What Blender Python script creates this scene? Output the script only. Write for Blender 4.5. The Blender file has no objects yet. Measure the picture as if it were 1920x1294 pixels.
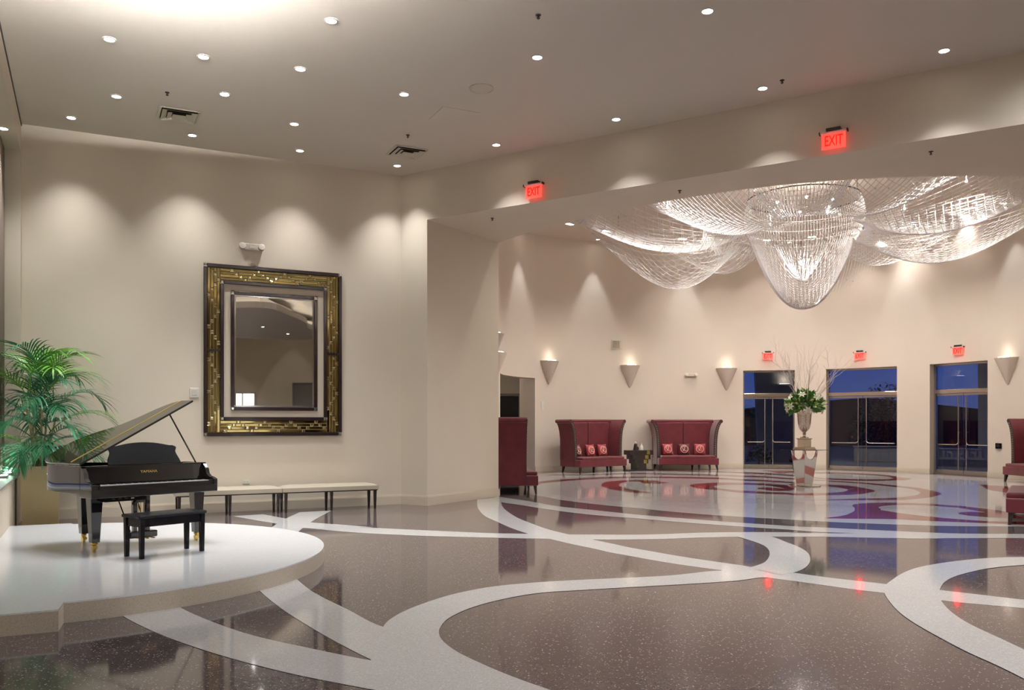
import bpy, bmesh, math, random
from mathutils import Vector, Matrix
from mathutils.geometry import tessellate_polygon

sc = bpy.context.scene
COL = sc.collection
random.seed(7)
PI = math.pi
def R(d): return math.radians(d)

# ------------------------------------------------------------------ camera
cam_d = bpy.data.cameras.new('camera')
cam_d.lens = 30.0; cam_d.sensor_width = 36.0; cam_d.shift_y = 0.0771
cam_d.clip_start = 0.05; cam_d.clip_end = 500
cam = bpy.data.objects.new('camera', cam_d); COL.objects.link(cam)
cam.location = (0, 0, 1.55); cam.rotation_euler = (R(90), 0, 0)
sc.camera = cam

# ------------------------------------------------------------------ world: clear dusk sky
world = bpy.data.worlds.new('dusk_sky'); sc.world = world
world.use_nodes = True
wn = world.node_tree.nodes; wl = world.node_tree.links
for n in list(wn): wn.remove(n)
w_out = wn.new('ShaderNodeOutputWorld'); w_bg = wn.new('ShaderNodeBackground')
w_tc = wn.new('ShaderNodeTexCoord'); w_sep = wn.new('ShaderNodeSeparateXYZ'); w_ramp = wn.new('ShaderNodeValToRGB')
wl.new(w_tc.outputs['Generated'], w_sep.inputs[0]); wl.new(w_sep.outputs['Z'], w_ramp.inputs['Fac'])
w_ramp.color_ramp.elements[0].position = 0.0; w_ramp.color_ramp.elements[0].color = (0.075, 0.11, 0.32, 1)
w_ramp.color_ramp.elements[1].position = 0.35; w_ramp.color_ramp.elements[1].color = (0.008, 0.05, 0.27, 1)
e = w_ramp.color_ramp.elements.new(0.09); e.color = (0.016, 0.075, 0.38, 1)
wl.new(w_ramp.outputs['Color'], w_bg.inputs['Color']); w_bg.inputs['Strength'].default_value = 0.55
wl.new(w_bg.outputs[0], w_out.inputs[0])

# ------------------------------------------------------------------ exposure
sc.view_settings.view_transform = 'Standard'
sc.view_settings.look = 'None'
sc.view_settings.exposure = 0.22
sc.view_settings.gamma = 1.0
sc.view_settings.use_curve_mapping = False
sc.cycles.max_bounces = 7; sc.cycles.diffuse_bounces = 4; sc.cycles.glossy_bounces = 4
sc.cycles.transmission_bounces = 6; sc.cycles.transparent_max_bounces = 8
sc.cycles.use_light_tree = False
sc.cycles.sample_clamp_indirect = 4.0
sc.cycles.caustics_reflective = False; sc.cycles.caustics_refractive = False

WARM = (1.0, 0.88, 0.74)
NEUT = (0.985, 0.99, 1.0)
ROSE = (1.0, 0.92, 0.87)
P_SPOT = 145.0     # front hall downlights
P_WASH = 56.0      # hall downlights next to a wall
P_ROT = 220.0       # rotunda ring lights

# ------------------------------------------------------------------ materials
MATS = {}
def node_mat(name):
    m = bpy.data.materials.new(name); m.use_nodes = True
    nt = m.node_tree; b = nt.nodes['Principled BSDF']
    MATS[name] = m
    return m, nt, b
def mat(name, col, rough=0.5, metal=0.0, spec=0.5, coat=0.0, coat_rough=0.05, noise=0.0, nscale=8.0, bump=0.0, bscale=200.0,
        trans=0.0, emit=None, estr=0.0, sheen=0.0, ior=1.45):
    m, nt, b = node_mat(name)
    N = nt.nodes; L = nt.links
    b.inputs['Base Color'].default_value = (*col, 1)
    b.inputs['Roughness'].default_value = rough
    b.inputs['Metallic'].default_value = metal
    b.inputs['Specular IOR Level'].default_value = spec
    b.inputs['Coat Weight'].default_value = coat
    b.inputs['Coat Roughness'].default_value = coat_rough
    b.inputs['Transmission Weight'].default_value = trans
    b.inputs['IOR'].default_value = ior
    if sheen: b.inputs['Sheen Weight'].default_value = sheen; b.inputs['Sheen Roughness'].default_value = 0.4
    if emit: b.inputs['Emission Color'].default_value = (*emit, 1); b.inputs['Emission Strength'].default_value = estr
    if noise or bump:
        tc = N.new('ShaderNodeTexCoord')
    if noise:
        t = N.new('ShaderNodeTexNoise'); t.inputs['Scale'].default_value = nscale; t.inputs['Detail'].default_value = 4
        L.new(tc.outputs['Object'], t.inputs['Vector'])
        r = N.new('ShaderNodeValToRGB')
        r.color_ramp.elements[0].position = 0.3; r.color_ramp.elements[0].color = tuple(c*(1-noise) for c in col)+(1,)
        r.color_ramp.elements[1].position = 0.7; r.color_ramp.elements[1].color = tuple(min(1, c*(1+noise)) for c in col)+(1,)
        L.new(t.outputs['Fac'], r.inputs['Fac']); L.new(r.outputs['Color'], b.inputs['Base Color'])
    if bump:
        t2 = N.new('ShaderNodeTexNoise'); t2.inputs['Scale'].default_value = bscale; t2.inputs['Detail'].default_value = 3
        L.new(tc.outputs['Object'], t2.inputs['Vector'])
        bp = N.new('ShaderNodeBump'); bp.inputs['Strength'].default_value = bump; bp.inputs['Distance'].default_value = 0.01
        L.new(t2.outputs['Fac'], bp.inputs['Height']); L.new(bp.outputs[0], b.inputs['Normal'])
    return m
def emit_mat(name, col, strength):
    m = bpy.data.materials.new(name); m.use_nodes = True; nt = m.node_tree
    for n in list(nt.nodes): nt.nodes.remove(n)
    o = nt.nodes.new('ShaderNodeOutputMaterial'); e = nt.nodes.new('ShaderNodeEmission')
    e.inputs[0].default_value = (*col, 1); e.inputs[1].default_value = strength
    nt.links.new(e.outputs[0], o.inputs[0]); MATS[name] = m
    return m
def terrazzo(name, base, chips, rough=0.10, scale=95.0, sparkle=0.03, spec=0.5):
    """polished terrazzo: random coloured chips, a few bright flecks"""
    m, nt, b = node_mat(name); N = nt.nodes; L = nt.links
    tc = N.new('ShaderNodeTexCoord')
    v = N.new('ShaderNodeTexVoronoi'); v.inputs['Scale'].default_value = scale
    L.new(tc.outputs['Object'], v.inputs['Vector'])
    sep = N.new('ShaderNodeSeparateColor'); L.new(v.outputs['Color'], sep.inputs[0])
    r = N.new('ShaderNodeValToRGB'); r.color_ramp.interpolation = 'CONSTANT'
    r.color_ramp.elements[0].color = (*base, 1)
    r.color_ramp.elements[1].position = 0.45; r.color_ramp.elements[1].color = (*chips[0], 1)
    e1 = r.color_ramp.elements.new(0.75); e1.color = (*chips[1], 1)
    e2 = r.color_ramp.elements.new(1.0-sparkle); e2.color = (*chips[2], 1)
    L.new(sep.outputs['Red'], r.inputs['Fac'])
    n2 = N.new('ShaderNodeTexNoise'); n2.inputs['Scale'].default_value = 0.9; n2.inputs['Detail'].default_value = 3
    L.new(tc.outputs['Object'], n2.inputs['Vector'])
    mp = N.new('ShaderNodeMapRange'); mp.inputs['To Min'].default_value = 0.93; mp.inputs['To Max'].default_value = 1.06
    L.new(n2.outputs['Fac'], mp.inputs['Value'])
    mx = N.new('ShaderNodeMix'); mx.data_type = 'RGBA'; mx.blend_type = 'MULTIPLY'; mx.inputs['Factor'].default_value = 1
    L.new(r.outputs['Color'], mx.inputs['A']); L.new(mp.outputs[0], mx.inputs['B'])
    L.new(mx.outputs['Result'], b.inputs['Base Color'])
    b.inputs['Roughness'].default_value = rough
    b.inputs['Specular IOR Level'].default_value = spec
    return m

WALLC = (0.745, 0.66, 0.535)
mat('wall_paint', WALLC, 0.55, spec=0.3, noise=0.015, nscale=1.5, bump=0.03, bscale=300)
mat('rotunda_paint', (0.73, 0.645, 0.55), 0.55, spec=0.3, noise=0.015, nscale=1.5, bump=0.03, bscale=300)
mat('ceiling_paint', (0.74, 0.675, 0.595), 0.5, spec=0.3, noise=0.01, nscale=1.2)
mat('soffit_paint', (0.74, 0.57, 0.48), 0.38, spec=0.4)
mat('trim_paint', (0.68, 0.59, 0.47), 0.35)
mat('white_plastic', (0.72, 0.70, 0.66), 0.4)
mat('vent_paint', (0.66, 0.60, 0.50), 0.45)
mat('vent_backing', (0.075, 0.055, 0.035), 0.8)
mat('dark_void', (0.012, 0.010, 0.008), 0.8)
mat('sprinkler_metal', (0.05, 0.045, 0.04), 0.4, metal=0.6)
terrazzo('terrazzo_dark', (0.092, 0.072, 0.075), ((0.135, 0.107, 0.105), (0.055, 0.041, 0.046), (0.46, 0.42, 0.41)), rough=0.06, scale=125, sparkle=0.03, spec=0.7)
terrazzo('terrazzo_white', (0.535, 0.525, 0.52), ((0.57, 0.56, 0.555), (0.495, 0.485, 0.48), (0.66, 0.65, 0.64)), rough=0.06, scale=110, sparkle=0.05)
terrazzo('terrazzo_red', (0.20, 0.035, 0.035), ((0.25, 0.05, 0.045), (0.15, 0.02, 0.025), (0.42, 0.16, 0.14)), rough=0.06, scale=100, sparkle=0.03)
terrazzo('platform_top', (0.72, 0.74, 0.765), ((0.75, 0.77, 0.795), (0.69, 0.71, 0.735), (0.80, 0.81, 0.82)), rough=0.10, scale=110, sparkle=0.04)
terrazzo('platform_edge', (0.50, 0.44, 0.36), ((0.54, 0.47, 0.39), (0.45, 0.39, 0.31), (0.38, 0.33, 0.27)), rough=0.4, scale=170, sparkle=0.03)
mat('black_lacquer', (0.006, 0.006, 0.008), 0.06, spec=0.6, coat=1.0, coat_rough=0.03)
mat('black_satin', (0.005, 0.005, 0.007), 0.22, spec=0.2)
mat('black_leather', (0.007, 0.008, 0.012), 0.28, spec=0.25, bump=0.1, bscale=350)
mat('piano_soundboard', (0.22, 0.07, 0.02), 0.4, noise=0.2, nscale=20)
mat('cast_plate', (0.45, 0.27, 0.07), 0.35, metal=0.7)
mat('key_ivory', (0.72, 0.70, 0.72), 0.18)
mat('brass', (0.80, 0.56, 0.16), 0.25, metal=1.0)
mat('gold_paint', (0.70, 0.52, 0.13), 0.35, metal=0.25)
mat('blind_cloth', (0.40, 0.35, 0.30), 0.8)
mat('champagne_planter', (0.52, 0.43, 0.24), 0.40, metal=0.35, noise=0.06, nscale=3)
mat('soil', (0.07, 0.045, 0.025), 0.9, noise=0.4, nscale=60)
mat('cane_stem', (0.42, 0.33, 0.16), 0.6, noise=0.25, nscale=25)
mat('dark_wood', (0.022, 0.013, 0.012), 0.28, coat=0.4, noise=0.2, nscale=14)
mat('bench_fabric', (0.42, 0.37, 0.28), 0.65, bump=0.15, bscale=500, sheen=0.2)
mat('frame_strip', (0.026, 0.014, 0.014), 0.15, spec=0.5, coat=0.25)
mat('bronze_mirror', (0.42, 0.325, 0.125), 0.05, metal=1.0)
mat('bronze_bevel', (0.82, 0.71, 0.42), 0.10, metal=1.0)
mat('silver_mirror', (0.86, 0.86, 0.82), 0.015, metal=1.0)
mat('mirror_bevel', (0.90, 0.90, 0.88), 0.08, metal=1.0)
mat('mat_board', (0.64, 0.55, 0.44), 0.5)
mat('red_velvet', (0.135, 0.014, 0.023), 0.62, sheen=0.5, noise=0.16, nscale=5, bump=0.06, bscale=60)
mat('red_satin', (0.40, 0.035, 0.055), 0.42, sheen=0.4, noise=0.1, nscale=8)
mat('deep_red_satin', (0.14, 0.012, 0.02), 0.45, sheen=0.3, noise=0.1, nscale=8)
mat('sofa_trim', (0.05, 0.030, 0.028), 0.5)
mat('nail_metal', (0.35, 0.28, 0.20), 0.3, metal=1.0)
mat('emblem_thread', (0.85, 0.60, 0.48), 0.5, sheen=0.3)
mat('espresso_wood', (0.018, 0.011, 0.009), 0.3, coat=0.3)
mat('gold_tile', (0.62, 0.52, 0.16), 0.18, metal=1.0)
mat('ceramic_white', (0.75, 0.70, 0.62), 0.25)
mat('ceramic_dark', (0.02, 0.015, 0.015), 0.25)
mat('chrome', (0.80, 0.79, 0.77), 0.07, metal=1.0)
mat('hammered_silver', (0.66, 0.60, 0.51), 0.20, metal=1.0, bump=0.35, bscale=22)
mat('clear_glass', (0.97, 0.98, 0.98), 0.0, trans=1.0, ior=1.45)
mat('table_glass', (0.80, 0.90, 0.86), 0.0, trans=1.0, ior=1.5)
mat('door_metal', (0.50, 0.46, 0.42), 0.25, metal=0.85)
mat('handle_metal', (0.72, 0.66, 0.58), 0.15, metal=1.0)
mat('crystal', (0.96, 0.94, 0.93), 0.15, spec=0.9, trans=0.08, ior=1.5)
mat('crystal_bead', (0.96, 0.95, 0.95), 0.04, spec=1.0, trans=0.35, ior=1.6)
mat('ring_metal', (0.10, 0.09, 0.09), 0.3, metal=0.8)
mat('branch_white', (0.66, 0.58, 0.52), 0.75, noise=0.2, nscale=30)
mat('lily_petal', (0.85, 0.84, 0.72), 0.5)
mat('lily_bud', (0.55, 0.62, 0.28), 0.5)
mat('bouquet_leaf', (0.06, 0.19, 0.035), 0.42, noise=0.45, nscale=9)
mat('bouquet_leaf_pale', (0.30, 0.42, 0.10), 0.45, noise=0.3, nscale=9)
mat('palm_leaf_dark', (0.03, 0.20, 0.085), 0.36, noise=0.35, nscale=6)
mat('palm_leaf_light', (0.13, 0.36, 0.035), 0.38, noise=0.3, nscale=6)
mat('curtain_cloth', (0.20, 0.16, 0.12), 0.8, bump=0.2, bscale=60)
mat('asphalt', (0.085, 0.083, 0.08), 0.6, noise=0.2, nscale=3)
mat('plaster_grey', (0.30, 0.28, 0.27), 0.7, noise=0.06, nscale=2)
mat('hill_dark', (0.012, 0.013, 0.016), 0.9)
mat('hedge_leaf', (0.020, 0.035, 0.015), 0.7, noise=0.4, nscale=8)
mat('sign_letter', (0.30, 0.34, 0.45), 0.5)
mat('panel_black', (0.012, 0.011, 0.012), 0.25)
emit_mat('lamp_lens', (1.0, 0.93, 0.82), 22.0)
emit_mat('cove_led', (1.0, 0.96, 0.91), 420.0)
emit_mat('cove_led_bright', (1.0, 0.98, 0.96), 2450.0)
emit_mat('sconce_led', (1.0, 0.92, 0.80), 7.0)
emit_mat('uplight_lens', (1.0, 0.97, 0.93), 14.0)
emit_mat('exit_red', (1.0, 0.012, 0.008), 1.6)
emit_mat('bulb_glow', (1.0, 0.95, 0.90), 30.0)
mat('exit_panel', (0.85, 0.25, 0.20), 0.15, emit=(1.0, 0.07, 0.05), estr=0.75)
emit_mat('window_glow', (1.0, 0.97, 0.94), 1.6)

# ------------------------------------------------------------------ mesh builder
class MB:
    def __init__(s): s.v = []; s.f = []
    def add(s, vs, fs):
        o = len(s.v); s.v += [tuple(v) for v in vs]; s.f += [tuple(i+o for i in f) for f in fs]; return s
    def box(s, c, d, rz=0.0, rx=0.0, ry=0.0):
        x, y, z = d[0]/2, d[1]/2, d[2]/2
        M = Matrix.Rotation(rz, 3, 'Z') @ Matrix.Rotation(ry, 3, 'Y') @ Matrix.Rotation(rx, 3, 'X'); c = Vector(c)
        vs = [c + M @ Vector(p) for p in ((-x,-y,-z),(x,-y,-z),(x,y,-z),(-x,y,-z),(-x,-y,z),(x,-y,z),(x,y,z),(-x,y,z))]
        return s.add(vs, [(0,3,2,1),(4,5,6,7),(0,1,5,4),(1,2,6,5),(2,3,7,6),(3,0,4,7)])
    def frustum(s, c, b, t, h, shift=(0, 0)):
        """square-section tapered post: c bottom centre, b/t bottom/top sizes"""
        cx, cy, cz = c
        vs = [(cx+sx*b[0]/2, cy+sy*b[1]/2, cz) for sx, sy in ((-1,-1),(1,-1),(1,1),(-1,1))]
        vs += [(cx+shift[0]+sx*t[0]/2, cy+shift[1]+sy*t[1]/2, cz+h) for sx, sy in ((-1,-1),(1,-1),(1,1),(-1,1))]
        return s.add(vs, [(0,3,2,1),(4,5,6,7),(0,1,5,4),(1,2,6,5),(2,3,7,6),(3,0,4,7)])
    def prism(s, poly, z0, z1, M=None):
        """vertical prism over a (possibly concave) plan polygon; M maps the result"""
        area = sum(poly[i][0]*poly[(i+1) % len(poly)][1]-poly[(i+1) % len(poly)][0]*poly[i][1] for i in range(len(poly)))
        if area < 0: poly = poly[::-1]
        n = len(poly)
        vs = [Vector((x, y, z0)) for x, y in poly]+[Vector((x, y, z1)) for x, y in poly]
        tr = tessellate_polygon([[Vector((x, y, 0)) for x, y in poly]])
        fs = []
        for a, b, c in tr:
            p, q, r = poly[a], poly[b], poly[c]
            if (q[0]-p[0])*(r[1]-p[1])-(q[1]-p[1])*(r[0]-p[0]) < 0: b, c = c, b
            fs.append((a+n, b+n, c+n)); fs.append((c, b, a))
        fs += [(i, (i+1) % n, (i+1) % n+n, i+n) for i in range(n)]
        if M is not None: vs = [M @ v for v in vs]
        return s.add(vs, fs)
    def flat(s, loops, z):
        """flat polygon (with holes) facing up"""
        pts = [p for l in loops for p in l]
        tr = tessellate_polygon([[Vector((x, y, 0)) for x, y in l] for l in loops])
        fs = []
        for a, b, c in tr:
            p, q, r = pts[a], pts[b], pts[c]
            if (q[0]-p[0])*(r[1]-p[1])-(q[1]-p[1])*(r[0]-p[0]) < 0: b, c = c, b
            fs.append((a, b, c))
        return s.add([(x, y, z) for x, y in pts], fs)
    def tube(s, path, rad, sides=6, caps=True):
        path = [Vector(p) for p in path]; n = len(path)
        rads = rad if isinstance(rad, (list, tuple)) else [rad]*n
        o = len(s.v); prev = None
        for i, p in enumerate(path):
            t = (path[min(i+1, n-1)]-path[max(i-1, 0)])
            if t.length < 1e-9: t = Vector((0, 0, 1))
            t.normalize()
            if prev is None:
                a = Vector((0, 0, 1)) if abs(t.z) < 0.9 else Vector((1, 0, 0))
                u = t.cross(a).normalized()
            else:
                u = prev-t*prev.dot(t)
                u = u.normalized() if u.length > 1e-6 else t.cross(Vector((0, 0, 1))).normalized()
            prev = u; w = t.cross(u)
            for k in range(sides):
                an = 2*PI*k/sides
                s.v.append(tuple(p+(u*math.cos(an)+w*math.sin(an))*rads[i]))
        for i in range(n-1):
            for k in range(sides):
                a = o+i*sides+k; b = o+i*sides+(k+1) % sides
                s.f.append((a, b, b+sides, a+sides))
        if caps:
            s.f.append(tuple(o+k for k in range(sides))[::-1]); s.f.append(tuple(o+(n-1)*sides+k for k in range(sides)))
        return s
    def lathe(s, prof, segs=24, c=(0, 0, 0), a0=0.0, a1=2*PI):
        o = len(s.v); full = abs(a1-a0-2*PI) < 1e-6; m = segs if full else segs+1
        for r, z in prof:
            for k in range(m):
                an = a0+(a1-a0)*k/segs
                s.v.append((c[0]+r*math.cos(an), c[1]+r*math.sin(an), c[2]+z))
        for i in range(len(prof)-1):
            for k in range(segs):
                k2 = (k+1) % m
                s.f.append((o+i*m+k, o+i*m+k2, o+(i+1)*m+k2, o+(i+1)*m+k))
        return s
    def disc(s, c, r, segs=20, up=True):
        o = len(s.v)
        s.v += [(c[0]+r*math.cos(2*PI*k/segs), c[1]+r*math.sin(2*PI*k/segs), c[2]) for k in range(segs)]
        f = tuple(o+k for k in range(segs)); s.f.append(f if up else f[::-1]); return s
    def sphere(s, c, r, u=8, v=5, sq=(1, 1, 1)):
        o = len(s.v)
        for j in range(v+1):
            th = PI*j/v
            for i in range(u):
                ph = 2*PI*i/u
                s.v.append((c[0]+sq[0]*r*math.sin(th)*math.cos(ph), c[1]+sq[1]*r*math.sin(th)*math.sin(ph), c[2]+sq[2]*r*math.cos(th)))
        for j in range(v):
            for i in range(u):
                s.f.append((o+j*u+i, o+(j+1)*u+i, o+(j+1)*u+(i+1) % u, o+j*u+(i+1) % u))
        return s
    def xf(s, M): s.v = [tuple(M @ Vector(v)) for v in s.v]; return s
    def build(s, name, m, parent=None, smooth=False, bevel=0.0, bsegs=2, subsurf=0, angle=40):
        me = bpy.data.meshes.new(name); me.from_pydata(s.v, [], s.f); me.update()
        bm = bmesh.new(); bm.from_mesh(me)
        if smooth or bevel: bmesh.ops.remove_doubles(bm, verts=bm.verts, dist=1e-5)
        bm.to_mesh(me); bm.free()
        me.materials.append(MATS[m])
        o = bpy.data.objects.new(name, me); COL.objects.link(o)
        if parent is not None: o.parent = parent
        if smooth:
            for p in me.polygons: p.use_smooth = True
            if angle: 
                try: me.set_sharp_from_angle(angle=R(angle))
                except Exception: pass
        if bevel:
            b = o.modifiers.new('edge', 'BEVEL'); b.width = bevel; b.segments = bsegs; b.limit_method = 'ANGLE'; b.angle_limit = R(35)
        if subsurf:
            sb = o.modifiers.new('smooth', 'SUBSURF'); sb.levels = subsurf; sb.render_levels = subsurf
        return o

def tag(o, label=None, cat=None, group=None, kind=None):
    if label: o['label'] = label
    if cat: o['category'] = cat
    if group: o['group'] = group
    if kind: o['kind'] = kind
    return o
def thing(name, loc, rz=0.0, label=None, cat=None, group=None, kind=None):
    o = bpy.data.objects.new(name, None); COL.objects.link(o)
    o.empty_display_size = 0.1
    o.location = loc; o.rotation_euler = (0, 0, rz)
    return tag(o, label, cat, group, kind)
def copy_tree(o, parent=None):
    c = o.copy(); COL.objects.link(c); c.parent = parent
    if parent is not None: c.matrix_parent_inverse = o.matrix_parent_inverse.copy()
    for ch in [x for x in bpy.data.objects if x.parent == o]: copy_tree(ch, c)
    return c
def light(name, kind, loc, power, col, parent=None, size=0.05, spot=None, blend=0.6, rot=(0, 0, 0)):
    d = bpy.data.lights.new(name, kind); d.energy = power; d.color = col
    if kind == 'SPOT': d.spot_size = spot; d.spot_blend = blend; d.shadow_soft_size = size
    elif kind == 'POINT': d.shadow_soft_size = size
    elif kind == 'AREA': d.size = size
    o = bpy.data.objects.new(name, d); COL.objects.link(o)
    o.location = loc; o.rotation_euler = rot
    if parent is not None: o.parent = parent
    return o
def smooth_line(pts, n=4):
    out = []
    for i in range(len(pts)-1):
        p0 = pts[max(i-1, 0)]; p1 = pts[i]; p2 = pts[i+1]; p3 = pts[min(i+2, len(pts)-1)]
        d0 = max(math.dist(p0, p1), 1e-6)**0.5; d1 = max(math.dist(p1, p2), 1e-6)**0.5; d2 = max(math.dist(p2, p3), 1e-6)**0.5
        if i == 0: d0 = d1
        if i == len(pts)-2: d2 = d1
        m1 = [((p1[k]-p0[k])/d0-(p2[k]-p0[k])/(d0+d1)+(p2[k]-p1[k])/d1)*d1 if i > 0 else (p2[k]-p1[k]) for k in (0, 1)]
        m2 = [((p2[k]-p1[k])/d1-(p3[k]-p1[k])/(d1+d2)+(p3[k]-p2[k])/d2)*d1 if i < len(pts)-2 else (p2[k]-p1[k]) for k in (0, 1)]
        for j in range(n):
            t = j/n; a = 2*t**3-3*t*t+1; b = t**3-2*t*t+t; c = -2*t**3+3*t*t; d = t**3-t*t
            out.append(tuple(a*p1[k]+b*m1[k]+c*p2[k]+d*m2[k] for k in (0, 1)))
    out.append(tuple(pts[-1])); return out
def text_mesh(txt, size, depth):
    cu = bpy.data.curves.new('lettering', 'FONT'); cu.body = txt; cu.size = size; cu.extrude = depth
    cu.align_x = 'CENTER'; cu.align_y = 'CENTER'; cu.resolution_u = 2
    o = bpy.data.objects.new('lettering', cu); COL.objects.link(o)
    dg = bpy.context.evaluated_depsgraph_get(); me = bpy.data.meshes.new_from_object(o.evaluated_get(dg))
    vs = [tuple(v.co) for v in me.vertices]; fs = [tuple(p.vertices) for p in me.polygons]
    bpy.data.objects.remove(o); bpy.data.curves.remove(cu); bpy.data.meshes.remove(me)
    return vs, fs

# ------------------------------------------------------------------ plan of the building (metres)
P0 = Vector((-2.145, 16.5))              # corner of back wall and archway wall
BU = Vector((-0.8944, -0.4472))          # along the back wall, going left
BN = Vector((0.4472, -0.8944))           # back wall normal into the hall
HU = Vector((0.847, -0.5315))            # along the archway wall, going right
HN = Vector((-0.5315, -0.847))           # archway wall normal into the hall
CL = P0+BU*6.38                          # corner with the window wall
LU = BN.copy()                           # along the window wall towards the camera
A_BACK = math.atan2(0.4472, 0.8944); A_ARCH = math.atan2(-0.5315, 0.847); A_LEFT = math.atan2(0.8944, -0.4472)
ZC = 6.35; ZS = 5.42; ZR = 7.7
def back(s, off=0.0): return P0+BU*s+BN*off
def arch(s, off=0.0): return P0+HU*s+HN*off
CR = Vector((6.7, 21.5))
RK = [(-75, 8.3), (-40, 8.1), (-10, 7.85), (21.5, 7.8), (42, 8.05), (65, 8.3), (81, 8.15), (107, 8.1), (120, 8.35), (133, 8.62), (146, 8.3),
      (159, 7.62), (180, 7.56), (195, 7.58), (205, 7.7), (225.6, 7.58), (240.9, 7.82), (255, 8.05), (268, 8.15), (285, 8.3)]
def rw(a):
    a = ((a+75) % 360)-75
    for i in range(len(RK)-1):
        if RK[i][0] <= a <= RK[i+1][0]:
            p0 = RK[max(i-1, 0)]; p1 = RK[i]; p2 = RK[i+1]; p3 = RK[min(i+2, len(RK)-1)]
            h = p2[0]-p1[0]; t = (a-p1[0])/h
            m1 = (p2[1]-p0[1])/(p2[0]-p0[0])*h; m2 = (p3[1]-p1[1])/(p3[0]-p1[0])*h
            return (2*t**3-3*t*t+1)*p1[1]+(t**3-2*t*t+t)*m1+(-2*t**3+3*t*t)*p2[1]+(t**3-t*t)*m2
    return 8.3
def rot_pt(a, dr=0.0):
    r = rw(a)+dr; return Vector((CR.x+r*math.cos(R(a)), CR.y+r*math.sin(R(a))))

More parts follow.
